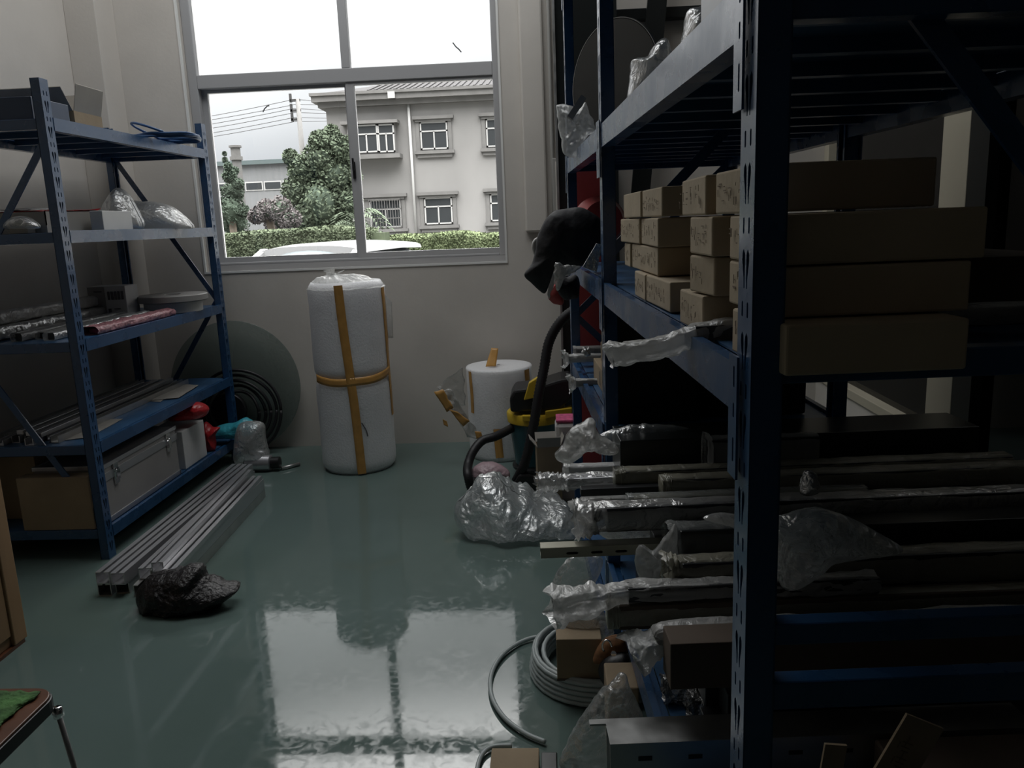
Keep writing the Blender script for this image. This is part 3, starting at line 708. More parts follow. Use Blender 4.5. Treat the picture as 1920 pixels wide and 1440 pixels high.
def carton(name, m, x0, x1, y0, y1, z0, z1, label, cat='box', ang=0, openf=False, tape=True, inner='cardi', group=None, flapang=(.5, .9, 1.1, .3)):
    c = Vector(((x0+x1)/2, (y0+y1)/2, z0)); R_ = Matrix.Rotation(ang, 3, 'Z')
    r = thing(name, c, label, cat, group); t = .004
    if not openf:
        MB().box(x0, x1, y0, y1, z0, z1, R_, c).build('carton_body', M[m], r, bevel=.003)
        if tape:
            lx = (x1-x0) > (y1-y0); mb = MB(); q = .022
            if lx: mb.box(x0-.0008, x1+.0008, (y0+y1)/2-q, (y0+y1)/2+q, z1-.03, z1+.0009, R_, c)
            else: mb.box((x0+x1)/2-q, (x0+x1)/2+q, y0-.0008, y1+.0008, z1-.03, z1+.0009, R_, c)
            mb.build('packing_tape', M['tape'], r)
    else:
        mb = MB(); mb.box(x0, x1, y0, y0+t, z0, z1, R_, c); mb.box(x0, x1, y1-t, y1, z0, z1, R_, c); mb.box(x0, x0+t, y0+t, y1-t, z0, z1, R_, c); mb.box(x1-t, x1, y0+t, y1-t, z0, z1, R_, c); mb.box(x0+t, x1-t, y0+t, y1-t, z0, z0+t, R_, c)
        mb.build('carton_body', M[m], r)
        w, d = (x1-x0), (y1-y0); L = min(w, d)*.5
        for k, (px, py, dx, dy, W) in enumerate(((x0, (y0+y1)/2, -1, 0, d), (x1, (y0+y1)/2, 1, 0, d), ((x0+x1)/2, y0, 0, -1, w), ((x0+x1)/2, y1, 0, 1, w))):
            a_ = flapang[k]; e_ = Vector((dx*math.cos(a_)*L, dy*math.cos(a_)*L, math.sin(a_)*L)); p = Vector((px, py, z1)); sd = Vector((-dy, dx, 0))*W/2*.97
            th = Vector((0, 0, t)); Vv = [p-sd, p+sd, p+sd+e_, p-sd+e_]; Vv += [q+th*.7+Vector((dx, dy, 0))*-.002 for q in Vv]
            Vv = [R_ @ (q-c)+c for q in Vv]
            MB().add(Vv, [(0,1,2,3),(7,6,5,4),(0,4,5,1),(1,5,6,2),(2,6,7,3),(3,7,4,0)]).build('flap', M[inner], r)
    return r
# --- top shelf
z = sz(0)
pbox('storage_case', 'blued', -2.44, -1.975, 3.17, 3.42, z, z+.085, 'flat dark blue case lying at the near end of the top left shelf', 'case')
carton('open_carton', 'card', -2.30, -2.0, 3.50, 3.72, z, z+.075, 'small open cardboard carton with raised flaps on the top left shelf', openf=True, flapang=(.7, 1.35, .9, 1.2))
hc = at_z(322, 258, z+.02)
mb = MB(); pts = []
for i in range(150):
    a_ = i/150*2*math.pi*4.2; rr = .150+.012*math.sin(i*.37); pts.append((hc.x-.03+rr*math.cos(a_), hc.y+rr*1.05*math.sin(a_), z+.008+i/150*.022+.002*math.sin(i)))
for i in range(26):
    t_ = i/25; a_ = 2.2+t_*2.9; pts.append((hc.x-.03+.150*math.cos(a_), hc.y+.155*math.sin(a_), z+.032+.055*math.sin(math.pi*t_)))
tag(mb.tube(pts, .006, 8).build('hose_coil', M['hoseblue'], None, True), 'coil of thin blue air hose lying near the far end of the top left shelf', 'hose')
# --- second shelf
z = sz(1)
tr = thing('carton_tray', (-2.22, 3.42, z), 'shallow grey carton tray with a red lining on the second left shelf', 'box')
mb = MB(); x0, x1, y0, y1 = -2.44, -2.03, 3.24, 3.72
zt1 = z+.03
mb.box(x0, x1, y0, y0+.004, zt1, zt1+.055); mb.box(x0, x1, y1-.004, y1, zt1, zt1+.055); mb.box(x0, x0+.004, y0, y1, zt1, zt1+.055); mb.box(x1-.004, x1, y0, y1, zt1, zt1+.055); mb.box(x0, x1, y0, y1, z+.0, zt1)
mb.build('tray_body', M['cardi'], tr)
MB().box(x0+.006, x0+.15, y0-.003, y0, zt1, zt1+.055).build('red_panel', M['red'], tr)
sheet([(x0+.01, y0+.01, zt1+.06), (x1-.02, y0+.01, zt1+.06), (x1-.02, y1-.02, zt1+.07), (x0+.01, y1-.02, zt1+.07)], 14, 14, .014, 22, 3).build('red_lining', M['redbag'], tr, True)
sheet([(x1-.22, y0+.02, zt1+.07), (x1-.03, y0+.02, zt1+.065), (x1-.03, y0+.2, zt1+.075), (x1-.22, y0+.2, zt1+.08)], 12, 12, .012, 30, 8).build('crumpled_paper', M['white'], tr, True)
pbox('white_box', 'white', -2.00, -1.945, 3.50, 3.78, z, z+.088, 'upright white cardboard box in front of the parts bags on the second left shelf', 'box', .05)
pbox('small_carton', 'cardi', -2.14, -2.07, 3.165, 3.225, z, z+.035, 'very small grey carton just behind the near post on the second left shelf', 'box', .1)
def bag(name, px, Y, m, label, thick, z, base=None, amp=.02, seed=0, cat='plastic bag', sc=16, ymin=None, sag=None):
    P = [at_y(x, y, Y) for x, y in px]
    for p in P: p.z = max(p.z, z+.003)
    mb = inflate(P, (0, 1, 0), thick, amp=amp, sc=sc, seed=seed, floor=z)
    return tag(mb.build(name, M[m], None, True), label, cat)
r = bag('parts_bag', [(200, 428), (192, 400), (205, 372), (222, 352), (240, 368), (256, 395), (268, 420), (262, 430), (230, 431)], 3.92, 'filmw', 'peaked grey plastic bag of parts on the second left shelf beside the white box', .10, z, seed=4)
r = bag('parts_bag', [(262, 430), (255, 405), (248, 378), (268, 378), (290, 378), (318, 386), (340, 402), (362, 428), (320, 432)], 4.18, 'filmw', 'low slumped grey bag of parts on the second left shelf near the far post', .12, z, seed=9)
r = bag('parts_bag', [(12, 430), (18, 412), (38, 405), (58, 410), (72, 428)], 3.19, 'film', 'small clear plastic bag at the near end of the second left shelf', .05, z, seed=12, amp=.012)
# --- third shelf
z = sz(2)
for k, (a_, yy0, yy1, rr, dz) in enumerate(((.50, 3.2, 4.10, .033, 0), (.42, 3.22, 4.16, .030, 0), (.455, 3.25, 4.05, .03, .058))):
    x = XL-a_; rt = thing('film_roll', (x, (yy0+yy1)/2, z), ['crinkled plastic-wrapped roll against the wall side of the third left shelf', 'crinkled plastic-wrapped roll nearer the aisle on the third left shelf', 'crinkled plastic-wrapped roll lying on top of two others, third left shelf'][k], 'roll', None)
    MB().tube([(x, yy0, z+rr+.002+dz), (x, yy1, z+rr+.002+dz)], rr-.004, 14).build('roll_core', M['cardi'], rt, True)
    sleeve([(x, yy1+.03, z+rr+.003+dz), (x, (yy0+yy1)/2, z+rr+.003+dz), (x, yy0, z+rr+.003+dz)], rr*2, rr*2, .005, 40, k, m=60, floor=z, tight=1).build('film_wrap', M['filmw'], rt, True)
c0 = onshelf(205, 590, 2)
wb = thing('instrument_box', (-2.33, 4.16, z), 'white-and-grey carton with dark printed bars on the third left shelf', 'box')
bx_x0, bx_x1 = at_y(168, 560, 4.08).x+.0, at_y(246, 560, 4.12).x
MB().box(bx_x0, bx_x1-.0, 4.07, 4.20, z, z+.165).build('carton_body', M['white'], wb, bevel=.003)
mb = MB(); w_ = bx_x1-bx_x0
MB().box(bx_x0, bx_x0+w_*.45, 4.068, 4.0699, z+.002, z+.163).build('side_panel', M['greydisc'], wb)
for q in [(.17, .38, 4.066, .135, .142)]+[(.52+.09*i, .58+.09*i, 4.067, .095, .138) for i in range(5)]+[(.5, .58, 4.067, .02, .05), (.66, .82, 4.067, .045, .05)]:
    MB().box(bx_x0+w_*q[0], bx_x0+w_*q[1], q[2], q[2]+.0019, z+q[3], z+q[4]).build('printed_bar', M['ink'], wb)
tp = onshelf(325, 586, 2); ty = 4.30; tx = at_y(324, 560, ty).x
dr = thing('tape_reel', (tx, ty, z), 'wide grey flanged reel lying flat near the far end of the third left shelf', 'reel')
MB().lathe([(.145, 0), (.15, .004), (.15, .055), (.145, .06)], (tx, ty, z), 48).build('drum', M['white'], dr, 'auto')
MB().lathe([(.045, .060), (.178, .060), (.182, .064), (.182, .092), (.178, .096), (.045, .096), (.042, .092), (.042, .064), (.045, .060)], (tx, ty, z), 56, close=False).build('flange', M['greydisc'], dr, 'auto')
MB().lathe([(.042, .061), (.042, .064), (.0, .064)], (tx, ty, z), 30, close=False).build('hub_hole', M['black'], dr)
pk = thing('wrapped_bundle', (XL-.075, 3.74, z), 'flattened pink item wrapped in shiny film at the front edge of the third left shelf', 'bundle')
MB().box(XL-.115, XL-.045, 3.42, 4.02, z, z+.022).build('pink_bar', M['pink'], pk, bevel=.006)
sleeve([(XL-.08, 4.10, z+.018), (XL-.08, 3.8, z+.018), (XL-.08, 3.36, z+.018)], .088, .040, .007, 45, 21, floor=z+.001, m=60, tight=1).build('film_wrap', M['pinkfilm'], pk, True)
for k, (xx, y0, y1, hh) in enumerate(((.17, 3.25, 4.0, .028), (.235, 3.3, 3.98, .024), (.31, 3.25, 4.02, .03))):
    pp_ = thing('wrapped_profile', (XL-xx, (y0+y1)/2, z), ['dull grey film-wrapped profile beside the pink bundle', 'thin grey film-wrapped profile in the middle of the third left shelf', 'thicker grey film-wrapped profile next to the plastic rolls'][k], 'profile')
    MB().box(XL-xx-.022, XL-xx+.022, y0, y1, z, z+hh).build('profile_bar', M['alud'], pp_, bevel=.001)
    sleeve([(XL-xx, y1+.05, z+hh/2+.002), (XL-xx, (y0+y1)/2, z+hh/2+.002), (XL-xx, y0-.03, z+hh/2+.002)], .052, hh+.012, .005, 40, 31+k, floor=z, m=50).build('film_wrap', M['film'], pp_, True)
# --- fourth shelf: aluminium sections and flat card
z = sz(3)
for k in range(7):
    xa = XL-.22-k*.046; dy = [0, .05, -.03, .04, .02, -.02, .06][k]; h = .022 if k % 2 else .03
    o = MB(); y0, y1 = 3.20+dy, 4.46+dy*.5; w_ = .038
    o.prism([(xa, z), (xa+w_, z), (xa+w_, z+h), (xa+w_-.004, z+h), (xa+w_-.004, z+.004), (xa+.004, z+.004), (xa+.004, z+h), (xa, z+h)], y0, y1)
    tag(o.build('aluminium_channel', M['alu' if k % 3 else 'steel']), 'aluminium channel on the fourth left shelf, %s of seven from the aisle' % ('first', 'second', 'third', 'fourth', 'fifth', 'sixth', 'last')[k], 'profile', 'aluminium channels on the fourth left shelf')
for k in range(3):
    xa = XL-.27-k*.06; y0, y1 = 3.18+k*.03, 4.40-k*.05; zz = z+.031
    o = MB().box(xa, xa+.03, y0, y1, zz, zz+.02)
    tag(o.build('aluminium_strip', M['alu'], None, bevel=.002), 'aluminium strip on top of the channels, fourth left shelf, %s' % ('nearest the aisle', 'the middle one', 'nearest the wall')[k], 'profile', 'aluminium strips on the fourth left shelf')
for k, (q, lab) in enumerate(((((250, 750), (300, 753), (352, 722), (315, 720)), 'flat creased grey card near the far end of the fourth left shelf'), (((92, 828), (165, 820), (230, 785), (175, 785)), 'flat pale card near the near post on the fourth left shelf'), (((283, 750), (335, 745), (372, 722), (345, 720)), 'smaller pale card lying partly over the creased card, fourth left shelf'))):
    P = [at_z(x, y, z+.003+.004*(k == 2)) for x, y in q]
    tag(sheet(P, 10, 8, .006, 14, k, .002, floor=z+.0005+.004*(k == 2)).build('cardboard_sheet', M['cardi'], None, False), lab, 'cardboard')
# --- bottom shelf
z = sz(4)
cs = thing('aluminium_case', (XL-.19, 3.60, z), 'long silver flight case with two latches on the bottom left shelf', 'case')
x0, x1, y0, y1, zt = XL-.34, XL-.035, 3.235, 3.93, z+.255
MB().box(x0, x1, y0, y1, z+.01, zt-.065).build('case_body', M['greydisc'], cs, bevel=.004)
MB().box(x0, x1, y0, y1, zt-.058, zt).build('lid', M['greydisc'], cs, bevel=.006)
for nm, za, zb in (('rim', zt-.072, zt-.036), ('lid_edge', zt-.016, zt+.003), ('base_edge', z, z+.022)):
    mb = MB(); e_ = .004
    mb.box(x0-e_, x1+e_, y0-e_, y0+.008, za, zb); mb.box(x0-e_, x1+e_, y1-.008, y1+e_, za, zb); mb.box(x0-e_, x0+.008, y0, y1, za, zb); mb.box(x1-.008, x1+e_, y0, y1, za, zb)
    mb.build(nm, M['alu'], cs, bevel=.001)
for yy in (3.33, 3.83):
    mb = MB(); mb.box(x1+.004, x1+.009, yy-.018, yy+.018, zt-.105, zt-.012); mb.box(x1+.009, x1+.018, yy-.013, yy+.013, zt-.085, zt-.04)
    mb.tube([(x1+.012, yy-.016, zt-.05), (x1+.018, yy, zt-.035), (x1+.012, yy+.016, zt-.05)], .0025, 6); mb.build('latch', M['chrome'], cs)
carton('white_carton', 'white', XL-.235, XL-.035, 4.0, 4.27, z, z+.205, 'tall plain white carton beside the silver case on the bottom left shelf', tape=False)
bag('red_bag', [(318, 788), (325, 768), (345, 757), (372, 754), (390, 766), (384, 780), (360, 786)], 4.13, 'redbag', 'crumpled red plastic bag on top of the white carton', .07, z+.208, seed=5)
bag('red_cloth', [(384, 860), (382, 830), (384, 792), (398, 800), (412, 802), (402, 818), (404, 850)], 4.36, 'redbag', 'red crumpled bag between the white carton and the far post', .05, z, seed=8, cat='plastic bag')
bag('teal_bag', [(392, 812), (410, 798), (440, 792), (462, 783), (483, 800), (470, 815), (445, 826), (420, 836), (396, 832)], 4.50, 'teal', 'turquoise plastic bag stuffed beside the far post of the left rack', .06, z+.03, seed=6)
carton('brown_carton', 'cardd', -2.45, -1.98, 3.20, 3.22+.0, z, z+.27, 'x') if False else None
carton('brown_carton', 'card', -2.455, -2.285, 3.30, 3.92, z, z+.29, 'large brown carton behind the silver case on the bottom left shelf', tape=False)
carton('brown_carton', 'card', -2.28, -1.965, 3.155, 3.222, z, z+.235, 'flat upright brown carton at the near end of the bottom left shelf', tape=False)

# ================================================================ ALUMINIUM SECTIONS ON THE FLOOR
def floor_profile(xn, yn_, xf_, yf_, w, z0, z1, lab, grp, m='alu'):
    a, b = Vector((xn, yn_, 0)), Vector((xf_, yf_, 0)); d = (b-a).normalized(); sd = Vector((d.y, -d.x, 0))
    t = .0035; gap = w*.22; h = z1-z0
    prof_ = [(0, 0), (w, 0), (w, h), (w/2+gap/2, h), (w/2+gap/2, h-t), (w-t, h-t), (w-t, t), (t, t), (t, h-t), (w/2-gap/2, h-t), (w/2-gap/2, h), (0, h)]
    Vv = [a+sd*x+Vector((0, 0, z0+q)) for x, q in prof_]+[b+sd*x+Vector((0, 0, z0+q)) for x, q in prof_]
    n = len(prof_); F = [(i, (i+1) % n, n+(i+1) % n, n+i) for i in range(n)]+[tuple(range(n)), tuple(range(n, 2*n))[::-1]]
    return tag(MB().add(Vv, F).build('aluminium_profile', M[m]), lab, 'profile', grp)
g1 = 'aluminium profiles in the stack nearest the left rack'; g2 = 'aluminium profiles in the taller stack on the floor'
for k, (x, zz, zt_, s) in enumerate(((-1.765, 0, .048, 0), (-1.705, 0, .048, .02), (-1.765, .049, .098, 0), (-1.700, .049, .098, -.01))):
    floor_profile(x, 2.79+s, x-.012, 4.19+s, .054, zz, zt_, 'silver grooved aluminium profile in the low floor stack, ' + ('lower layer' if zz == 0 else 'upper layer')+(', wall side' if k % 2 == 0 else ', aisle side'), g1)
for k, (x, xf_, zz, zt_, s) in enumerate(((-1.618, -1.665, 0, .046, -.02), (-1.560, -1.606, 0, .046, 0), (-1.500, -1.548, 0, .046, 0), (-1.618, -1.665, .047, .093, .03), (-1.560, -1.606, .047, .093, .01), (-1.500, -1.548, .047, .10, 0))):
    floor_profile(x, 2.80+s, xf_, 3.90+s, .050, zz, zt_, 'dull aluminium profile in the tall floor stack, ' + ('bottom layer' if zz == 0 else 'middle layer')+', '+('left', 'centre', 'right')[k % 3], g2, 'alu' if k % 2 else 'steel')
floor_profile(-1.530, 2.77, -1.612, 3.93, .045, .101, .142, 'bright aluminium profile lying topmost on the tall floor stack, left one of two', g2)
floor_profile(-1.482, 2.74, -1.552, 3.89, .050, .101, .120, 'bright flat aluminium profile on the outer top edge of the tall floor stack', g2)
P = [at_y(x, y, 2.70) for x, y in ((262, 1128), (268, 1090), (300, 1072), (335, 1068), (372, 1062), (385, 1080), (410, 1092), (444, 1103), (440, 1112), (400, 1140), (372, 1160), (320, 1162), (280, 1148))]
o = inflate(P, (0, 1, .1), .10, n=150, rings=30, amp=.055, sc=13, seed=2, floor=0, edge=.014, cr=.85)
for i, p in enumerate(o.v): p.z = max(p.z, .0015)
tag(o.build('black_bag', M['blackbag'], None, True), 'crumpled black woven bag wrapped round the near ends of the aluminium profiles', 'bag')

# ================================================================ BEHIND THE LEFT RACK: coiled hose, pale disc, clear jar, tubes
YH = 4.80
pc = at_y(446, 742, YH+.03); R_d = .41
o = MB().lathe([(0, 0), (R_d-.004, 0), (R_d, .003), (R_d-.004, .006), (0, .006)], (pc.x, DW-.055, R_d+.004), 64, axis=(0, -1, .04), close=False)
tag(o.build('round_sheet', M['celadon'], None, 'auto'), 'large pale green translucent disc leaning against the wall under the window', 'disc')
cc = at_y(452, 754, YH-.03)
root = thing('hose_coil', (cc.x, YH-.06, 0), 'black ribbed hose coiled into concentric rings against the pale green disc', 'hose')
for k, R_ in enumerate((.262, .228, .194, .160, .126)):
    pts = [(cc.x+R_*math.cos(a_), YH-.075+.012*math.sin(3*a_+k)+.012*(k % 2), .272+R_*math.sin(a_)) for a_ in [2*math.pi*i/64 for i in range(65)]]
    MB().tube(pts, .010, 8).build('hose_ring', M['rubber'], root, True)
MB().lathe([(0, 0), (.105, 0), (.11, .006), (.11, .03), (.105, .036), (0, .036)], (cc.x-.06, YH-.06, .285), 48, axis=(0, -1, 0), close=False).build('core_disc', M['black'], root, 'auto')
# clear bag with metal tubes
bag('clear_bag', [(442, 868), (440, 835), (446, 800), (462, 790), (492, 793), (497, 820), (503, 850), (505, 872), (470, 878)], 4.40, 'film', 'clear plastic bag beside the far post holding silver tubes', .09, .0, seed=15, amp=.02)
jr = thing('metal_canister', (at_y(495, 860, 4.36).x, 4.36, 0), 'silver cylinder with a black collar lying beside the clear bag', 'cylinder')
za = .048; xa, xb = at_y(458, 850, 4.36).x, at_y(506, 850, 4.36).x
MB().lathe([(.035, 0), (.045, .01), (.045, xb-xa), (.035, xb-xa+.004)], (xa, 4.36, za), 28, axis=(1, 0, 0)).build('cylinder_body', M['alu'], jr, 'auto')
MB().lathe([(.030, 0), (.034, .004), (.034, .05), (.02, .056)], (xb+.002, 4.36, za), 24, axis=(1, 0, 0)).build('collar', M['black'], jr, 'auto')
tag(MB().tube([(xb+.06, 4.36, .012), (at_y(556, 858, 4.4).x, 4.44, .012)], .011, 14).build('metal_tube', M['steel'], None, True), 'short silver tube lying on the floor beyond the black collar', 'tube')
tag(MB().tube([(at_y(470, 838, 4.62).x, 4.60, .030), (at_y(503, 835, 4.62).x, 4.62, .030)], .028, 18).build('metal_tube', M['alu'], None, True), 'thick silver tube behind the canister, under the pale disc', 'tube')

# ================================================================ BUBBLE-WRAP ROLLS
def tape_patch(c, rfn, path, wid, m='tape', n=40):
    """path: list of (angle, z); strip laid on a cylinder surface"""
    P = spline([Vector((a_, q, 0)) for a_, q in path], n); V_ = []
    for i, p in enumerate(P):
        d = (P[min(i+1, n)]-P[max(i-1, 0)]); r0_ = rfn(p.x, p.y); d = Vector((d.x*r0_, d.y, 0)).normalized(); nn = Vector((-d.y, d.x, 0))
        for s_ in (-1, -.33, .33, 1):
            a_ = p.x+nn.x*s_*wid/2/r0_; q = p.y+nn.y*s_*wid/2; rr = rfn(a_, q)
            V_.append((c[0]+(rr+.003)*math.cos(a_), c[1]+(rr+.003)*math.sin(a_), q))
    m_ = len(V_); V_ += [(x-(x-c[0])*.012, y-(y-c[1])*.012, q) for x, y, q in V_]
    F = []
    for i in range(n):
        for j in range(3): F.append((i*4+j, i*4+j+1, (i+1)*4+j+1, (i+1)*4+j)); F.append((m_+i*4+j, m_+(i+1)*4+j, m_+(i+1)*4+j+1, m_+i*4+j+1))
        for j in (0, 3): F.append((i*4+j, (i+1)*4+j, m_+(i+1)*4+j, m_+i*4+j))
    return MB().add(V_, F)
def roll_fn(R_, seed, H):
    def f(a_, q):
        p = Vector((math.cos(a_)*R_, math.sin(a_)*R_, q))
        return R_*(1+.018*Nz(p, 3.2, seed)+.010*crease(p, 9, seed))
    return f
rc = at_z(656, 893, 0); RR = .212; rx_, ry_ = rc.x+.01, rc.y+RR
ztop = at_y(640, 520, ry_).z
rt = thing('bubble_wrap_roll', (rx_, ry_, 0), 'tall upright roll of bubble wrap strapped with a cross of tan tape below the window', 'bubble wrap')
zs_ = at_y(650, 716, ry_-RR).z
def two_sec(z0, z1, k, name):
    fn = roll_fn(RR, k, ztop); prof_ = []
    N = 26
    for i in range(N+1):
        t = i/N; q = z0+(z1-z0)*t; e_ = min(t, 1-t)*(z1-z0); s_ = 1-.10*max(0, 1-e_/.05)**2
        prof_.append((s_, q))
    V_ = []; F = []; n = 72
    for s_, q in prof_:
        for j in range(n):
            a_ = 2*math.pi*j/n; rr = fn(a_, q)*s_; V_.append((rx_+rr*math.cos(a_), ry_+rr*math.sin(a_), q))
    for i in range(N):
        for j in range(n): F.append((i*n+j, i*n+(j+1) % n, (i+1)*n+(j+1) % n, (i+1)*n+j))
    F.append(tuple(range(n))[::-1]); F.append(tuple(N*n+j for j in range(n)))
    return MB().add(V_, F).build(name, M['wrap'], rt, True)
two_sec(0, zs_, 1, 'lower_roll'); two_sec(zs_, ztop-.02, 2, 'upper_roll')
# film cap gathered into a knot
V_ = []; F = []; n = 72; kx, ky = at_y(628, 512, ry_).x, ry_-.03
for i in range(13):
    t = i/12
    for j in range(n):
        a_ = 2*math.pi*j/n; rr = RR*(1.02-t*.98)
        g = math.sin(a_*17+t*3)*.006*math.sin(math.pi*min(1, t*1.1))+.008*Nz((math.cos(a_)*3, math.sin(a_)*3, t*4), 1.5, 3)
        x = rx_+(kx-rx_)*t+rr*math.cos(a_); y = ry_+(ky-ry_)*t+rr*math.sin(a_)
        q = ztop-.055+.06*math.sin(math.pi/2*min(1, t*1.7))+g+.018*t**4
        V_.append((x, y, q))
for i in range(12):
    for j in range(n): F.append((i*n+j, i*n+(j+1) % n, (i+1)*n+(j+1) % n, (i+1)*n+j))
F.append(tuple(12*n+j for j in range(n)))
MB().add(V_, F).build('film_cap', M['filmw'], rt, True)
mb = MB()
for k, (dx, dz, w_) in enumerate(((-.045, .035, .02), (.05, .028, .018), (.0, .045, .016), (-.02, .02, .02))):
    b0 = Vector((kx, ky-.005*k, ztop+.01)); t1 = b0+Vector((dx, -.01*k, dz))
    q = sheet([b0+Vector((-.006, 0, 0)), b0+Vector((.006, 0, 0)), t1+Vector((w_, .004, .004)), t1+Vector((-w_*.6, -.003, -.004))], 5, 6, .004, 50, k); mb.add(q.v, q.f)
mb.build('knot', M['filmw'], rt)
fr = roll_fn(RR, 2, ztop); fcam = math.atan2(-ry_, -rx_)
fn1 = lambda a_, q: (roll_fn(RR, 1, ztop) if q < zs_ else fr)(a_, q)+.001
tape_patch((rx_, ry_), fn1, [(fcam-.20, ztop-.03), (fcam-.16, ztop-.25), (fcam-.07, zs_), (fcam-.02, .35), (fcam+.03, .01)], .047).build('vertical_tape', M['tape'], rt, True)
tape_patch((rx_, ry_), fn1, [(fcam-1.2, zs_+.01), (fcam-.5, zs_-.006), (fcam, zs_-.003), (fcam+.6, zs_+.002), (fcam+1.3, zs_+.03)], .044, n=50).build('horizontal_tape', M['tape'], rt, True)
tape_patch((rx_, ry_), fn1, [(fcam+1.15, ztop-.06), (fcam+1.2, ztop-.3), (fcam+1.25, zs_), (fcam+1.3, .3)], .04).build('side_tape', M['tape'], rt, True)
# loose film edge on the right
a_ = fcam+1.38
sheet([(rx_+RR*math.cos(a_), ry_+RR*math.sin(a_), zs_+.2), (rx_+(RR+.03)*math.cos(a_), ry_+(RR+.03)*math.sin(a_), zs_+.2), (rx_+(RR+.035)*math.cos(a_), ry_+(RR+.035)*math.sin(a_), ztop-.15), (rx_+RR*math.cos(a_), ry_+RR*math.sin(a_), ztop-.1)], 4, 16, .008, 20, 2).build('film_edge', M['film'], rt, True)
# dark scuff on the wrap
tape_patch((rx_, ry_), fn1, [(fcam+.12, .30), (fcam+.22, .255), (fcam+.25, .22)], .006, n=10).build('scuff', M['ink'], rt)
# short roll
r2 = at_z(932, 868, 0); RS = .19; sx_, sy2 = at_y(938, 760, r2.y+RS).x, r2.y+RS; zs2 = at_y(935, 684, sy2).z
rt2 = thing('bubble_wrap_roll', (sx_, sy2, 0), 'short upright roll of bubble wrap with torn film, beside the vacuum cleaner', 'bubble wrap')
fn2 = lambda a_, q: RS*(1+.015*Nz((math.cos(a_)*RS, math.sin(a_)*RS, q), 4, 7)+.010*crease((math.cos(a_)*RS, math.sin(a_)*RS, q), 9, 7))
V_ = []; F = []; n = 64; prof_ = [(0, 0), (.96, 0), (1, .02)]+[(1, zs2*t/20) for t in range(1, 20)]+[(1.02, zs2-.012), (1.0, zs2-.002), (.93, zs2), (.5, zs2-.004), (.22, zs2-.002), (.05, zs2+.002)]
for s_, q in prof_:
    for j in range(n): a_ = 2*math.pi*j/n; rr = fn2(a_, q)*s_; V_.append((sx_+rr*math.cos(a_), sy2+rr*math.sin(a_), q))
for i in range(len(prof_)-1):
    for j in range(n): F.append((i*n+j, i*n+(j+1) % n, (i+1)*n+(j+1) % n, (i+1)*n+j))
MB().add(V_, F).build('wrap_body', M['wrap'], rt2, True)
f2 = math.atan2(-sy2, -sx_)
tape_patch((sx_, sy2), fn2, [(f2-1.05, zs2-.01), (f2-1.0, .4), (f2-1.02, .28)], .03).build('side_tape', M['tape'], rt2, True)
tape_patch((sx_, sy2), fn2, [(f2+1.0, zs2-.01), (f2+1.05, .42), (f2+1.1, .3)], .05).build('side_tape', M['tape'], rt2, True)
tape_patch((sx_, sy2), fn2, [(f2-.12, .20), (f2-.10, .1), (f2-.08, .03)], .045).build('front_tape', M['tape'], rt2, True)
# tape end sticking up
c_ = Vector((at_y(925, 688, sy2).x, sy2-.02, zs2))
sheet([c_+Vector((-.04, -.05, .004)), c_+Vector((.02, -.05, .004)), c_+Vector((.035, 0, .10)), c_+Vector((-.005, 0, .105))], 4, 10, .008, 20, 1, .001).build('tape_end', M['tape'], rt2, True)
# torn flap of film with tape scraps
YT = sy2-RS-.02
q = [at_y(x, y, YT) for x, y in ((868, 688), (874, 760), (826, 760), (818, 725))]
sheet(q, 16, 16, .03, 12, 4, edge=.02).build('torn_film', M['filmd'], rt2, True)
q = [at_y(x, y, YT-.03) for x, y in ((822, 728), (845, 732), (905, 822), (880, 822))]
sheet(q, 10, 24, .03, 16, 5, edge=.02).build('torn_film', M['filmw'], rt2, True)
for k, qd in enumerate((((815, 735), (832, 730), (850, 765), (838, 772)), ((842, 768), (858, 772), (882, 790), (868, 800)), ((890, 808), (902, 810), (905, 822), (892, 822)), ((830, 785), (838, 790), (840, 800), (832, 796)))):
    sheet([at_y(x, y, YT-.05) for x, y in qd], 5, 6, .012, 20, k, .0012, edge=.006).build('tape_scrap', M['tape'], rt2, True)

# ================================================================ VACUUM CLEANER
vx, vy = at_z(1005, 902, 0).x, 4.08+.13
vc = thing('vacuum_cleaner', (vx, vy, 0), 'teal drum vacuum cleaner with black motor head and yellow band', 'vacuum cleaner')
MB().lathe([(.095, .05), (.11, .06), (.135, .26), (.137, .30)], (vx, vy, 0), 40).build('tank', M['vacteal'], vc, 'auto')
MB().lathe([(.142, .295), (.147, .30), (.150, .345), (.145, .352)], (vx, vy, 0), 40).build('yellow_band', M['yellow'], vc, 'auto')
yv_ = vy-.14
hd = [(at_y(x, y, yv_).x, at_y(x, y, yv_).z) for x, y in ((957, 775), (955, 748), (964, 733), (1000, 729), (1052, 713), (1072, 711), (1074, 748), (1050, 772))]
MB().prism(hd, vy-.125, vy+.115).build('motor_head', M['black'], vc, bevel=.014)
mb = MB(); mb.tube(spline([(vx+.06, vy, .44), (vx+.08, vy, .50), (vx+.14, vy, .51), (vx+.17, vy, .47)], 16), .012, 10); mb.build('carry_handle', M['black'], vc, True)
mb = MB(); mb.box(vx-.06, vx+.0, vy-.165, vy-.135, .33, .36); lx = at_y(992, 720, vy-.13).x
mb.prism([(lx-.03, .44), (lx+.05, .455), (lx+.05, .56), (lx+.0, .53)], vy-.15, vy-.10)
mb.build('yellow_clip', M['yellow'], vc, bevel=.004)
mb = MB(); mb.prism([(vx+.06, .335), (vx+.20, .36), (vx+.20, .39), (vx+.06, .375)], vy-.14, vy-.08); mb.build('yellow_clip', M['yellow'], vc, bevel=.004)
mb = MB(); mb.lathe([(.125, .035), (.13, .05), (.10, .06)], (vx, vy, 0), 32); mb.build('base_ring', M['black'], vc, 'auto')
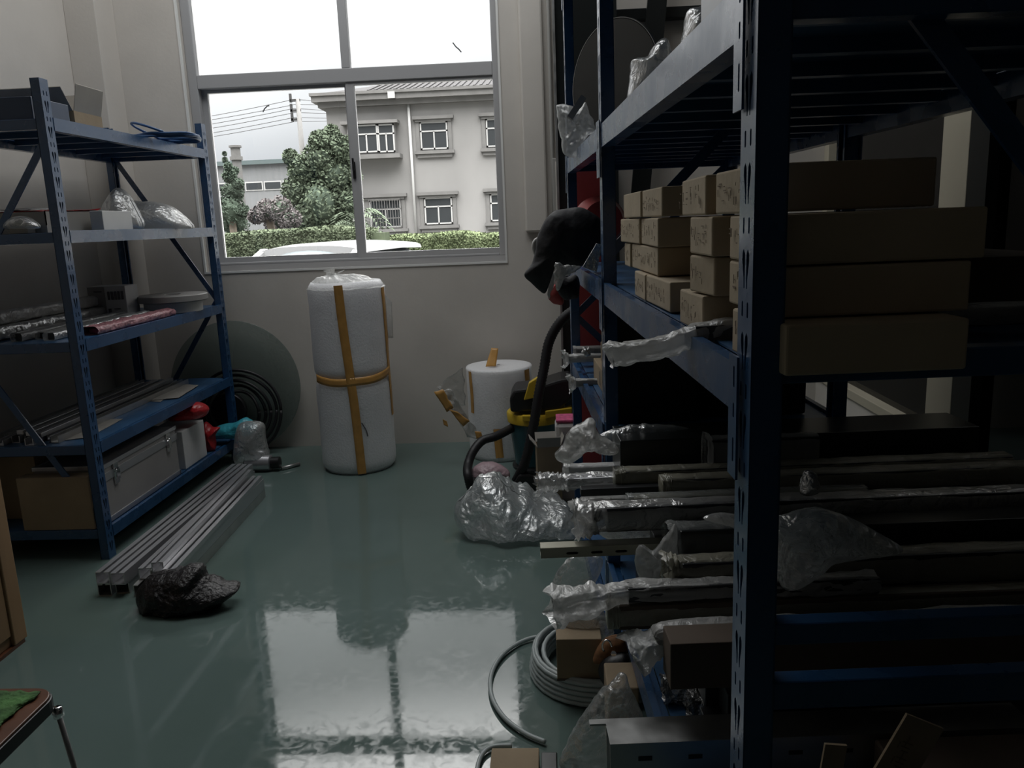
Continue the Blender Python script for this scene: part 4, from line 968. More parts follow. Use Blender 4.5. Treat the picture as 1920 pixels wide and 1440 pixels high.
for k in range(4):
    a_ = math.pi/4+k*math.pi/2; MB().lathe([(.018, -.012), (.024, 0), (.018, .012)], (vx+.11*math.cos(a_), vy+.11*math.sin(a_), .024), 14, axis=(1, 0, 0)).build('castor', M['black'], vc, True)
def ribbed(pts, r, n, name, m, root):
    P = spline(pts, n); return MB().tube(P, lambda i: r*(1.0 if i % 2 else .88), 12).build(name, M[m], root, True)
ribbed([(vx-.12, vy-.06, .27), at_y(930, 818, 4.02), at_y(905, 826, 3.98), at_y(888, 845, 3.93), at_y(878, 870, 3.88), at_y(878, 900, 3.80)+Vector((0, 0, .02)), at_z(890, 925, .03), at_z(925, 935, .03)], .024, 110, 'hose', 'rubber', vc)
ribbed([at_z(968, 902, .04), at_y(985, 865, 3.92), at_y(1000, 800, 3.93), at_y(1010, 740, 3.95), at_y(1020, 690, 3.98), at_y(1030, 640, 4.0), at_y(1052, 602, 4.0), at_y(1085, 575, 4.0), at_y(1118, 556, 4.0), at_y(1140, 545, 4.0)], .027, 150, 'hose', 'rubber', vc)
nb = at_z(985, 905, .03)
MB().prism([(nb.x-.08, .0), (nb.x+.10, .0), (nb.x+.09, .04), (nb.x+.03, .09), (nb.x-.03, .09)], nb.y-.05, nb.y+.03).build('floor_nozzle', M['black'], vc, bevel=.012)

# ================================================================ LITTLE THINGS BY THE VACUUM
q0_, q1_ = at_y(1006, 880, 3.62), at_y(1050, 838, 3.62)
carton('open_carton', 'card', q0_.x, q1_.x, 3.62, 3.72, 0, q1_.z, 'brown open carton on the floor between the vacuum cleaner and the right rack', openf=True, ang=.1, flapang=(.9, 1.2, 1.3, .9))
P = [at_y(x, y, 3.88) for x, y in ((888, 900), (884, 882), (897, 870), (920, 866), (940, 872), (956, 886), (950, 902), (918, 906))]
tag(inflate(P, (0, 1, 0), .06, amp=.03, sc=20, seed=3, floor=0).build('crumpled_film', M['dustpink'], None, True), 'dusty pink crumpled film on the floor inside the hose loop', 'plastic bag')
# ================================================================ WOODEN CABINET CORNER AND STOOL AT THE LEFT EDGE
cb = at_z(50, 1200, 0)
root = thing('wooden_cabinet', (cb.x-.2, cb.y-.4, 0), 'low plywood cabinet end cut off by the left edge of the photo', 'cabinet')
hz = at_y(5, 868, cb.y).z
MB().box(cb.x-.45, cb.x-.012, cb.y-.80, cb.y, .012, hz).build('carcass', M['wood'], root, bevel=.003)
MB().box(cb.x-.012, cb.x+.004, cb.y-.062, cb.y+.004, .012, hz).build('corner_stile', M['wood'], root, bevel=.004)
MB().box(cb.x-.012, cb.x-.002, cb.y-.80, cb.y-.066, .05, hz-.02).build('door', M['wood'], root, bevel=.003)
MB().box(cb.x-.44, cb.x+.002, cb.y-.79, cb.y-.01, 0, .012).build('plinth', M['woodd'], root)
ZS = .45; C_ = at_z(111, 1292, ZS)
st = thing('stool', (C_.x-.18, C_.y-.18, 0), 'square stool with a green mat on its brown seat, bottom left corner', 'stool')
def rrect(x0, x1, y0, y1, r, n=6):
    out = []
    for cx, cy, a0 in ((x1-r, y1-r, 0), (x0+r, y1-r, math.pi/2), (x0+r, y0+r, math.pi), (x1-r, y0+r, 1.5*math.pi)):
        out += [(cx+r*math.cos(a0+math.pi/2*i/n), cy+r*math.sin(a0+math.pi/2*i/n)) for i in range(n+1)]
    return out
sx0, sx1, sy0, sy1 = C_.x-.36, C_.x, C_.y-.36, C_.y+.008
MB().prism(rrect(sx0, sx1, sy0, sy1, .045), ZS-.035, ZS-.006, 'z').build('seat_edge', M['black'], st, bevel=.003)
MB().prism(rrect(sx0+.003, sx1-.003, sy0+.003, sy1-.003, .045), ZS-.006, ZS, 'z').build('seat', M['woodd'], st, bevel=.002)
mb = sheet([(sx0+.03, sy0+.03, ZS+.006), (sx1-.055, sy0+.06, ZS+.006), (sx1-.03, sy1-.022, ZS+.006), (sx0+.02, sy1-.015, ZS+.006)], 30, 30, .002, 60, 3, .004, edge=.015, cr=0)
mb.build('green_mat', M['green'], st, True)
for (lx_, ly_, dx, dy) in ((sx1-.03, sy1-.03, .05, .03), (sx0+.03, sy1-.03, -.04, .03), (sx1-.03, sy0+.03, .05, -.03), (sx0+.03, sy0+.03, -.04, -.03)):
    lg = MB().tube([(lx_+dx*.5, ly_+dy*.4, ZS-.037), (lx_+dx*1.2, ly_+dy, .005)], .0055, 12).build('leg', M['steel'], st, True)
    MB().lathe([(.008, 0), (.008, .022)], (lx_+dx*1.2, ly_+dy, 0), 12).build('rubber_foot', M['black'], lg)
    MB().lathe([(.010, 0), (.011, .010), (.008, .022)], (lx_+dx*.52, ly_+dy*.42, ZS-.057), 14).build('chrome_socket', M['chrome'], lg, True)

# ================================================================ RIGHT RACK (two bays)
S0, S1, S2, RDP, RH = .891, 2.262, 3.453, .70, 2.36
rr_ = thing('steel_rack', RW(RDP/2, 2.1, 0), 'tall blue two-bay steel rack filling the right side, loaded with wrapped profiles', 'storage rack')
for s_, bd in ((S0, 1), (S1, 1), (S2, 1)):
    add_post(rr_, MR_, 0, s_, RH, 1, bd); add_post(rr_, MR_, RDP, s_, RH, -1, bd)
ZT, ZM, ZL, ZBn, ZA = 1.600, 1.173, .748, .330, .060
BH = .060
for s0, s1, zz in ((S0, S1, (2.32, ZT, ZM, ZBn)), (S1, S2, (2.32, ZT, ZM, ZL, ZA))):
    for z in zz:
        add_beam(rr_, MR_, -.003, s0+PW, s1, z, BH, 1); add_beam(rr_, MR_, RDP+.003, s0+PW, s1, z, BH, -1)
        add_shelf(rr_, MR_, .033, RDP-.033, s0+.03, s1+.02, z-.006, 'bluel', 7)
for s_, zz in ((S0+.010, (2.32, ZT, 1.189, ZBn)), (S2+.02, (2.32, ZT, ZM, ZL, ZA))):
    for z in zz: add_xbeam(rr_, MR_, PD, RDP-PD, s_, z if z == 1.189 else z-.0065, .034 if z == 1.189 else .045, 1)
for z0, z1 in ((.829, .857), (.741, .779)):
    MB(MR_).box(.004, RDP-.004, S0+.002, S0+.030, z0, z1).build('tie_bar', M['blue'], rr_, bevel=.003)
for s_, pts in ((S0+.045, ((.03, 1.75), (.67, .985))), (S0+.045, ((.03, 1.77), (.67, 2.30))), (S1+.028, ((.03, 1.26), (.67, 1.90))), (S2+.028, ((.03, .95), (.67, 1.55))), (S2+.028, ((.67, .30), (.03, .93)))):
    add_brace(rr_, MR_, (pts[0][0], s_, pts[0][1]), (pts[1][0], s_, pts[1][1]))
sT, sM, sL, sB, sA = [z-.005 for z in (ZT, ZM, ZL, ZBn, ZA)]
rnd = random.Random(11)

# --- small kraft boxes on the middle shelf, written on their ends
rows = {3: [(1169, 1201), (1205, 1240), (1275, 1327), (1344, None)], 2: [(1167, 1195), (1196, 1238), (1293, 1336), (1366, None)],
        1: [(1171, 1190), (1184, 1233), (1300, 1332), (1369, None)], 0: [(1190, 1210), (1211, 1254), (1277, 1315), (1379, None)]}
yrow = {3: 385, 2: 440, 1: 500, 0: 560}
rown = {3: 'top', 2: 'second', 1: 'third', 0: 'bottom'}
coln = ['farthest, against the rack post', 'second from the far post', 'third from the far post, dark gap behind it', 'nearest, half behind the near post']
ubox = {3: (.03, .225), 2: (.03, .253), 1: (.033, .239), 0: (.028, .215)}
hb = .0595
for k, cols in rows.items():
    for j, (xa, xb) in enumerate(cols):
        u0 = ubox[k][0]+(0, .004, -.004, 0)[j]; y_ = yrow[k]
        s_far = ru(xa, y_, u0).y; s_near = ru(xb, y_, u0).y if xb else s_far-.185
        if k == 1 and j == 0: s_near = s_far-.10
        if k == 1 and j == 1: s_far = min(s_far, rows_prev-.003)
        if j > 0: s_far = min(s_far, rows_prev-.003)
        rows_prev = s_near
        z0 = sM+.0015+hb*k+(.0005*k); u1 = ubox[k][1]+.02*(j % 2)-(.02 if j == 2 else 0)
        c = RW(u0, (s_far+s_near)/2, z0)
        root = thing('kraft_box', c, 'kraft box, %s row: %s' % (rown[k], coln[j]), 'box', 'kraft boxes stacked on the middle shelf')
        sk = rnd.uniform(-.006, .006)
        mb = MB(MR_); mb.add([(u0+sk, s_near, z0), (u1, s_near, z0), (u1, s_far, z0), (u0-sk, s_far, z0), (u0+sk, s_near, z0+hb-.002), (u1, s_near, z0+hb-.002), (u1, s_far, z0+hb-.002), (u0-sk, s_far, z0+hb-.002)],
                             [(0,3,2,1),(4,5,6,7),(0,1,5,4),(1,2,6,5),(2,3,7,6),(3,0,4,7)])
        mb.build('carton_body', M['cardp'], root, bevel=.003)
        if not (k == 3 and j == 0):
            mk = MB(MR_); n = int((s_far-s_near)/.028)
            for i in range(n):
                sc = s_near+.02+(s_far-s_near-.03)*(i+.5)/n; zc = z0+hb*.5
                for _ in range(4):
                    a_ = rnd.uniform(-.008, .008); b2 = rnd.uniform(-.014, .014); L = rnd.uniform(.004, .013)
                    uu = u0-.0012-abs(sk)
                    if rnd.random() < .6: mk.box(uu, uu+.0005, sc+a_-.0007, sc+a_+.0007, zc+b2-L/2, zc+b2+L/2)
                    else: mk.box(uu, uu+.0005, sc+a_-L/2, sc+a_+L/2, zc+b2-.0007, zc+b2+.0007)
            mk.build('handwriting', M['inkb'], root)
pbx = MB(MR_).box(.06, .16, 1.98, 2.05, sM+.001, sM+.028)
tag(pbx.build('kraft_box', M['cardp'], None, bevel=.002), 'tiny kraft box lying on the middle shelf beyond the bottom row of boxes', 'box')

# --- wrapped bars
def wbar(s, pxl, yt, yb, label, u1=.98, w=.05, m='alud', fm='film', pxf=None, flare=.25, amp=.006, dz=0, seed=0, cat='profile', name='wrapped_profile', sc=30, tight=.35, film_to=1.0, yfl=None, pad=.010):
    a = rs(pxl, yt, s); b = rs(pxl, yb, s); z1, z0 = a.z+dz, b.z+dz; u0 = a.x; zc = (z0+z1)/2
    root = thing(name, RW(u0, s, z0), label, cat)
    MB(MR_).box(u0, u1, s-w/2, s+w/2, z0, z1).build('profile_bar', M[m], root, bevel=.002)
    if fm:
        uf = rs(pxf, (yt+yb)/2, s).x if pxf else u0-.01; zf_ = rs(pxl, yfl, s).z if yfl else zc
        ue = u0+(u1-u0)*film_to
        L0, L1, L2 = RW(uf, s, zf_), RW(u0+.02, s, zc), RW(ue, s, zc)
        sl = sleeve([L0, (L0+L1)/2, L1, (L1+L2)/2, L2], w+pad, (z1-z0)+pad, amp, sc, seed, flare=flare, tight=tight, m=70, n=28)
        sl.build('film_wrap', M[fm], root, True)
    return root
wbar(2.10, 1155, 812, 885, 'long black box with thin film on top, at the back of the profile pile', 0.95, .16, 'darkgl', None, name='black_box', cat='box')
wbar(1.97, 1328, 822, 880, 'short silver-wrapped block standing on the profile pile beside the black box', .50, .05, 'alud', 'film', amp=.004, tight=1, seed=2, name='wrapped_block', cat='block')
wbar(1.93, 1165, 880, 910, 'film-wrapped profile with a bright creased top, just in front of the black box', 0.97, .05, 'alud', 'filmo', 1162, .05, .004, seed=3, tight=.8)
wbar(1.845, 1250, 895, 928, 'film-wrapped profile with a blunt end, set further back than its neighbours', 0.97, .05, 'alud', 'filmo', 1247, .05, .004, seed=4, tight=.8)
wbar(1.885, 1088, 914, 928, 'thin dark bare profile sticking out towards the aisle above the champagne strip', .5, .03, 'alud', None)
wbar(1.79, 1180, 931, 946, 'champagne-coloured strip held by clear ties in the profile pile', .55, .035, 'aluo', 'filmd', 1176, .05, .002, seed=6, tight=.6)
wbar(1.74, 1135, 946, 990, 'broad dark profile in a loose grey film sleeve that hangs over the aisle', 0.99, .055, 'alud', 'filmw', 1076, .35, .012, seed=7, yfl=972)
wbar(1.66, 1270, 986, 1045, 'short black box in the profile pile with crumpled film at its end', 0.95, .07, 'darkgl', 'filmd', 1252, .1, .008, film_to=.25, seed=8, name='black_box', cat='box')
wbar(1.56, 1275, 1048, 1106, 'profile in olive-tinted film with a thick crumpled end', 0.99, .055, 'alud', 'filmo', 1245, .2, .010, seed=9, tight=.5)
wbar(1.50, 1158, 1128, 1172, 'brownish wrapped tube with a rounded end, lowest of the long wrapped pieces', 0.97, .045, 'cardd', 'filmo', 1145, .05, .003, seed=10, tight=.6, pad=.004)
wbar(1.505, 1175, 1096, 1122, 'profile under a long milky film bag that droops left towards the floor', .45, .04, 'alud', 'filmw', 1034, .9, .016, seed=11, yfl=1132, sc=22, tight=.5)
wbar(1.42, 1262, 1170, 1186, 'thin profile inside a sagging beige film bag behind the dark brown beam', 0.93, .035, 'alud', 'filmw', 1188, 1.6, .014, seed=12, yfl=1225, sc=18, tight=.5)
wbar(1.36, 1250, 1190, 1274, 'dark brown square beam lying across the rack behind the near post', 0.99, .07, 'cardd', None, name='brown_beam', cat='beam')
r_ = wbar(2.16, 1066, 874, 890, 'pale film-wrapped strip reaching into the aisle near the vacuum hose', .3, .03, 'alu', 'filmw', 1056, .15, .005, seed=13)
wbar(2.05, 1062, 893, 912, 'crinkled foil-wrapped strip reaching furthest towards the big plastic bag', .35, .045, 'alu', 'film', 1008, .5, .014, seed=14, sc=40, tight=.9)
wbar(1.98, 1090, 936, 944, 'short wrapped strip with a drooping crumpled film end near the blue post foot', .2, .03, 'alud', 'filmw', 1078, .6, .010, seed=16, sc=34, yfl=950)
# slotted strut
a = rs(1013, 1023, 1.70); b = rs(1013, 1042, 1.70); st_ = thing('slotted_strut', RW(a.x, 1.70, b.z), 'bare slotted steel strut sticking out far over the aisle floor', 'strut')
Lst = .62-a.x; ho = [slot(0, 0, .001, .001)]
ho = []
for i in range(12):
    x0_ = .06+i*.055
    if x0_+.03 < Lst: ho.append([(x0_, .007), (x0_+.022, .007), (x0_+.025, .010), (x0_+.022, .013), (x0_, .013), (x0_-.003, .010)])
V_, F_ = holes_plate(Lst, a.z-b.z, ho, .002)
mb = MB(MR_); mb.add([(a.x+x, 1.685+q, b.z+y) for x, y, q in V_], F_); mb.box(a.x, .62, 1.685, 1.72, a.z-.002, a.z); mb.box(a.x, .62, 1.685, 1.72, b.z, b.z+.002); mb.box(a.x, .62, 1.7185, 1.72, b.z, a.z)
mb.build('strut_channel', M['aluo'], st_)
# pile of plain dark profiles carrying the wrapped ones
hp = [(1.40, .455), (1.47, .50), (1.54, .545), (1.61, .585), (1.68, .64), (1.75, .63), (1.82, .66), (1.89, .66), (1.96, .665), (2.03, .66), (2.10, .655), (2.17, .655)]
lay = {}
for i, (s_, h_) in enumerate(hp):
    n = max(1, int(round((h_-sB)/.058))); hh = (h_-sB)/n
    for k in range(n):
        u0 = .03+rnd.random()*.09+(.03 if k < n-1 else 0); z0 = sB+k*hh+.0005
        o = MB(MR_).box(u0, .93+rnd.random()*.12, s_-.032, s_+.032, z0, z0+hh-.001)
        tag(o.build('dark_profile', M['alud'], None, bevel=.002), 'plain dark profile in the heap under the wrapped ones', 'profile', 'dark profiles heaped on the lower shelf of the right rack')
# foil bars on the lower shelf
for k, (xa, yt, xb, yb, sf, lab) in enumerate(((1247, 1284, 1292, 1322, 1.50, 'foil-wrapped short bar on the blue lower shelf, the farther left one'), (1292, 1304, 1346, 1350, 1.43, 'foil-wrapped short bar on the blue lower shelf, the nearest one'), (1302, 1276, 1332, 1302, 1.56, 'foil-wrapped short bar behind the other two on the lower shelf'))):
    p = rz(xa, yb, sB); q = rz(xb, yb, sB); root = thing('foil_bar', RW(p.x, p.y, sB), lab, 'bar')
    MB(MR_).box(p.x+.012, q.x+.03, p.y, p.y+.045, sB+.001, sB+.042).build('bar_core', M['alud'], root)
    P_ = [RW(p.x, p.y+.022, sB+.022), RW((p.x+q.x)/2, p.y+.022, sB+.022), RW(q.x+.035, p.y+.022, sB+.022)]
    sleeve(P_, .054, .05, .006, 60, 40+k, tight=1, m=40, floor=sB+.0012, flare=.2).build('foil_wrap', M['foil'], root, True)
# big grey channel at the bottom of the frame
a = rs(1140, 1376, 1.30); uL = a.x
ch = thing('channel_profile', RW(uL, 1.30, sB), 'wide galvanised channel reaching out at the bottom edge beside the near post', 'profile')
mb = MB(MR_); zc1 = a.z; mb.box(uL, .64, 1.27, 1.273, sB+.001, zc1); mb.box(uL, .64, 1.327, 1.33, sB+.001, zc1); mb.box(uL, .64, 1.273, 1.327, zc1-.003, zc1); mb.box(uL-.03, .64, 1.33, 1.345, zc1-.004, zc1)
mb.build('channel', M['steel'], ch); 
for i in range(5): MB(MR_).box(uL+.05+i*.09, uL+.075+i*.09, 1.2688, 1.27, zc1-.035, zc1-.027).build('slot_mark', M['black'], ch)
# film draped over the pile, right of the near post
P = [rs(x, y, 1.46) for x, y in ((1440, 985), (1470, 968), (1530, 952), (1590, 968), (1650, 1000), (1690, 1028), (1640, 1038), (1560, 1052), (1490, 1100), (1462, 1095), (1450, 1040))]
P = [RW(*p) for p in P]
tag(inflate(P, RW(0, 1, 0)-RW(0, 0, 0), .05, n=140, rings=30, amp=.022, sc=26, seed=5, cr=.8).build('clear_bag', M['filmb'], None, True), 'large clear plastic bag on top of the pile, right of the near post', 'plastic bag')
P = [RW(*rs(x, y, 1.62)) for x, y in ((1500, 925), (1503, 900), (1515, 882), (1532, 890), (1535, 918), (1520, 928))]
tag(inflate(P, RW(0, 1, 0)-RW(0, 0, 0), .025, amp=.012, sc=50, seed=6).build('foil_scrap', M['foil'], None, True), 'small bright foil-like scrap on the dark pile, right of the near post', 'wrapping')
P = [RW(*rs(x, y, 1.52)) for x, y in ((1318, 972), (1350, 962), (1392, 968), (1440, 985), (1440, 1010), (1400, 1002), (1360, 982))]
tag(inflate(P, RW(0, 1, 0)-RW(0, 0, 0), .02, amp=.012, sc=34, seed=7).build('film_scrap', M['filmw'], None, True), 'pointed pale film scrap just left of the near post, over the black box', 'wrapping')
# big film drooping from black box end
P = [RW(*rs(x, y, 1.62)) for x, y in ((1190, 1045), (1200, 1020), (1222, 1032), (1250, 1002), (1268, 985), (1272, 1040), (1290, 1070), (1250, 1090), (1210, 1095), (1195, 1075))]
tag(inflate(P, RW(0, 1, 0)-RW(0, 0, 0), .02, amp=.02, sc=28, seed=9, cr=.8).build('film_scrap', M['film'], None, True), 'ragged clear film with a pointed corner in front of the short black box', 'wrapping')
P = [RW(*rs(x, y, 1.80)) for x, y in ((1118, 992), (1150, 985), (1185, 988), (1230, 975), (1262, 985), (1240, 1003), (1190, 1012), (1140, 1010))]
tag(inflate(P, RW(0, 1, 0)-RW(0, 0, 0), .02, amp=.018, sc=34, seed=19, cr=.8).build('film_scrap', M['filmw'], None, True), 'crumpled strip of film lying under the broad grey sleeve', 'wrapping')

# --- film bar on the middle shelf
fb_ = thing('wrapped_profile', RW(0, 1.2, sM), 'film-wrapped profile jutting from the middle shelf in front of the kraft boxes', 'profile')
a = rs(1142, 662, 1.20)
MB(MR_).bar((a.x+.13, 1.195, 1.176), (.64, 1.10, 1.20), .03, .022).build('profile_bar', M['alud'], fb_)
P_ = [RW(a.x, 1.20, a.z-.004), RW(a.x+.08, 1.20, a.z+.006), RW(a.x+.17, 1.195, 1.180), RW(.25, 1.16, 1.190), RW(.64, 1.10, 1.203)]
sleeve(P_, .045, .032, .007, 34, 50, flare=.15, tight=.6, m=80).build('film_wrap', M['filmw'], fb_, True)

# --- top shelf things
dc = RW(.142, 3.0, sT+.222)
dk = thing('round_disc', RW(.142, 3.0, sT), 'big dark round disc with a thin pale rim standing on the top shelf', 'disc')
nrm = (RW(-.80, -.60, 0)-RW(0, 0, 0)).normalized()
MB().lathe([(0, 0), (.214, 0), (.216, .004), (.214, .010), (0, .010)], dc, 72, axis=nrm, close=False).build('disc_plate', M['darkgl'], dk, 'auto')
MB().lathe([(.2165, -.001), (.2195, -.001), (.2195, .010), (.2165, .010), (.2165, -.001)], dc, 72, axis=nrm, close=False).build('rim', M['greyp'], dk, 'auto')
def rbag(name, px, s, m, label, thick, cat='plastic bag', seed=0, amp=.015, sc=26, zmin=None, cr=.7, n=84, edge=.010):
    P = [RW(*rs(x, y, s)) for x, y in px]
    return tag(inflate(P, RW(0, 1, 0)-RW(0, 0, 0), thick, n=n, rings=20, amp=amp, sc=sc, seed=seed, cr=cr, floor=zmin, edge=edge).build(name, M[m], None, True), label, cat)
rbag('grey_bag', ((1180, 228), (1182, 130), (1190, 112), (1215, 100), (1230, 78), (1248, 72), (1258, 92), (1262, 130), (1262, 228)), 2.02, 'film', 'crumpled grey translucent bag on the top shelf behind the beam', .07, zmin=sT+.001)
rbag('clear_bag', ((1283, 200), (1280, 60), (1288, 30), (1310, 12), (1345, 5), (1360, 60), (1350, 200)), 1.62, 'film', 'tall clear bag on the top shelf near the front beam, at the upper edge', .06, zmin=sT+.001, seed=3, amp=.01)
mb = MB(MR_); mb.box(.06, .40, 1.20, 1.40, sT+.001, sT+.16); tag(mb.build('dark_box', M['darkgl'], None, bevel=.006), 'dark box on the top shelf close to the near post, at the upper edge', 'box')
rbag('silver_bag', ((1042, 200), (1060, 196), (1085, 205), (1098, 192), (1108, 215), (1115, 245), (1095, 265), (1085, 290), (1062, 293), (1052, 268), (1048, 235)), 3.0, 'film', 'silvery crumpled bag hanging over the far end of the top shelf', .05, seed=6, amp=.03, sc=24, cr=.9)
tag(MB().bar(RW(*rs(1068, 222, 2.94)), RW(*rs(1094, 182, 2.94)), .03, .022).build('grey_strip', M['greyp']), 'short grey flat strip poking up from the silvery bag', 'strip')

# --- far end of the middle shelf
jk = [(1050, 392), (1085, 389), (1112, 400), (1130, 420), (1131, 470), (1112, 492), (1085, 500), (1052, 498), (1038, 494), (1031, 512), (1024, 547), (1010, 543), (996, 529), (984, 514), (997, 493), (1004, 472), (1007, 448), (1020, 416), (1036, 399)]
rbag('black_jacket', jk, 2.80, 'cloth', 'black jacket thrown over the far corner of the right rack', .06, 'jacket', 4, .035, 11, cr=.5, n=120, edge=.004)
tag(MB().tube(spline([RW(*rs(x, y, 2.85)) for x, y in ((1013, 447), (1004, 452), (1001, 463), (1005, 476))], 14), .008, 8).build('white_ring', M['jackrim'], None, True), 'white plastic ring edge peeping out left of the black jacket', 'ring')
rbag('film_scrap', ((1040, 494), (1060, 496), (1088, 500), (1078, 510), (1060, 520), (1048, 545), (1041, 540)), 2.72, 'filmw', 'grey film scrap hanging under the black jacket', .014, 'wrapping', 5, .012, 40)
rbag('black_bag', ((1046, 522), (1075, 515), (1086, 522), (1086, 552), (1070, 562), (1052, 556), (1044, 540)), 2.86, 'cloth', 'lumpy black bag under the jacket beside the beam end', .04, 'bag', 8, .012, 20)
q = [RW(*rs(x, y, 2.35)) for x, y in ((1092, 500), (1118, 456), (1128, 458), (1118, 510))]
tag(sheet(q, 8, 14, .006, 50, 3, .012).build('foil_packet', M['foil'], None, False), 'silver foil packet standing against the rack post beside the jacket', 'packet')
# red board behind the rack end, red basin, white-red cup
q = [at_y(x, y, 3.62) for x, y in ((1083, 585), (1132, 600), (1132, 322), (1083, 322))]
mb = MB(); x0, x1 = q[0].x, q[1].x+.02; mb.box(x0, x1, 3.60, 3.606, 0, q[3].z)
tag(mb.build('red_board', M['red'], None), 'faded red sheet standing behind the far post of the right rack', 'sheet')
cc = RW(*rs(1124, 420, 3.35))
tag(MB().lathe([(.075, .07), (.105, .0), (.112, -.004), (.114, .002), (.108, .008), (.08, .078), (0, .078), (0, .072), (.075, .07)], cc, 44, axis=(.15, -1, .15), close=False).build('red_basin', M['red'], None, 'auto'), 'round red plastic basin tipped up behind the black jacket', 'basin')
rbag('red_cup', ((1032, 566), (1028, 555), (1040, 530), (1052, 520), (1058, 545), (1056, 571)), 2.95, 'red', 'bright red plastic piece hanging below the black jacket', .03, 'plastic piece', 9, .004, 20)
q = [RW(*rs(x, y, 2.93)) for x, y in ((1026, 552), (1030, 562), (1041, 528), (1034, 492))]
tag(sheet(q, 4, 10, .003, 30, 2, .003).build('white_strip', M['jackrim'], None), 'white strip edging the red piece under the jacket', 'strip')
# dark panel with metal edge, trunking, leaning board behind
x0 = at_y(1052, 640, 4.55).x
dp = thing('tall_board', (x0+.17, 4.6, 0), 'tall dark panel with a pale metal edge standing against the wall behind the rack', 'panel')
MB().box(x0+.012, x0+.34, 4.56, 4.62, 0, 2.95).build('panel_sheet', M['darkgl'], dp); MB().box(x0, x0+.012, 4.545, 4.625, 0, 2.95).build('metal_edge', M['steel'], dp)
xa = at_y(1150, 25, 4.82).x; tz = at_y(1230, 26, 4.82).z
tag(MB().box(xa-.3, XWR-.01, 4.80, DW-.002, tz-.03, tz+.03).build('cable_trunking', M['darkgl'], None, bevel=.004), 'dark cable trunking running level along the window wall high above the rack', 'trunking')
pa, pb_ = at_y(1232, 0, 4.74), at_y(1203, 335, 4.70); d_ = (pb_-pa); t0 = (3.0-pa.z)/d_.z; t1 = (.012-pa.z)/d_.z
tag(MB().bar(pa+d_*t0, pa+d_*t1, .105, .03, up=Vector((0, 1, 0))).build('leaning_board', M['darkgl']), 'long dark board leaning in the corner behind the right rack', 'board')

# --- far bay, third shelf: cartons and small wrapped ends
carr = [(.05, 2.76, 3.06, sL, .080, 0), (.07, 2.70, 2.98, sL+.081, .075, 1)]
for k, (u0, s0, s1, z0, h, i) in enumerate(carr):
    root = thing('kraft_carton', RW(u0, s0, z0), ['lower flat kraft carton with hand holes beside the far rack post', 'upper flat kraft carton on another one beside the far rack post'][k], 'box')
    MB(MR_).box(u0, u0+.22, s0, s1, z0+.001, z0+h-.001).build('carton_body', M['card'], root, bevel=.003)
    MB(MR_).box(u0-.0008, u0+.0005, s0+.08, s0+.095, z0+.015, z0+h-.015).build('hand_hole', M['black'], root)
wbar(3.18, 1064, 667, 678, 'small bar with a star-shaped film end on the third shelf of the far bay', .3, .03, 'alu', 'filmw', 1057, 1.3, .012, seed=60, sc=30)
wbar(2.95, 1078, 713, 724, 'small dark bar with a crumpled film knob at the front of the third shelf', .2, .025, 'alud', 'filmw', 1067, 1.2, .012, dz=.0, seed=61, sc=34)
wbar(3.32, 1078, 652, 664, 'brownish wrapped bar behind the star-ended one, third shelf of the far bay', .3, .05, 'cardd', 'film', 1075, .2, .004, seed=62)
rbag('film_ball', ((1092, 664), (1090, 655), (1098, 650), (1108, 653), (1106, 664), (1099, 669)), 3.12, 'foil', 'small shiny film ball on the third shelf beside the cartons', .02, 'wrapping', 3, .008, 60)
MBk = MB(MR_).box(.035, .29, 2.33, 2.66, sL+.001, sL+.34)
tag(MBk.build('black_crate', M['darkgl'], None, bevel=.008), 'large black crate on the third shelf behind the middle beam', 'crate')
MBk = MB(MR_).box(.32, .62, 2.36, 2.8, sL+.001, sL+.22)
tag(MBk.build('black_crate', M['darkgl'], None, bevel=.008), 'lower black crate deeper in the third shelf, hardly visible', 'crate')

# --- heap at the far bay's foot
rbag('grey_plastic_bag', ((1052, 862), (1046, 845), (1060, 820), (1075, 800), (1100, 785), (1116, 788), (1122, 806), (1150, 818), (1158, 842), (1140, 850), (1120, 842), (1100, 845), (1080, 855), (1066, 866)), 1.99, 'filmw', 'large grey crumpled plastic bag bulging out beside the foot of the far post', .05, seed=10, amp=.09, sc=13, n=150, edge=.02)
rbag('dark_film', ((1122, 830), (1128, 812), (1160, 802), (1210, 794), (1260, 797), (1300, 806), (1310, 818), (1240, 822), (1180, 830)), 2.12, 'filmd', 'thin dark film lying on top of the long black box', .03, 'wrapping', 11, .01, 24)
pk_ = at_y(1060, 800, 3.75)
pkt = thing('tissue_pack', (pk_.x+.04, 3.8, 0), 'white roll pack with a pink patterned top between carton and rack', 'packet')
za, zb_ = at_y(1060, 830, 3.75).z, at_y(1060, 785, 3.75).z
MB().box(pk_.x-.05, pk_.x+.13, 3.72, 3.86, 0, za).build('lower_pack', M['white'], pkt, bevel=.02); MB().box(pk_.x-.05, pk_.x+.13, 3.72, 3.86, za+.002, zb_-.015).build('upper_pack', M['white'], pkt, bevel=.02)
MB().box(pk_.x-.045, pk_.x+.125, 3.725, 3.855, zb_-.014, zb_).build('printed_top', M['pink'], pkt, bevel=.004)
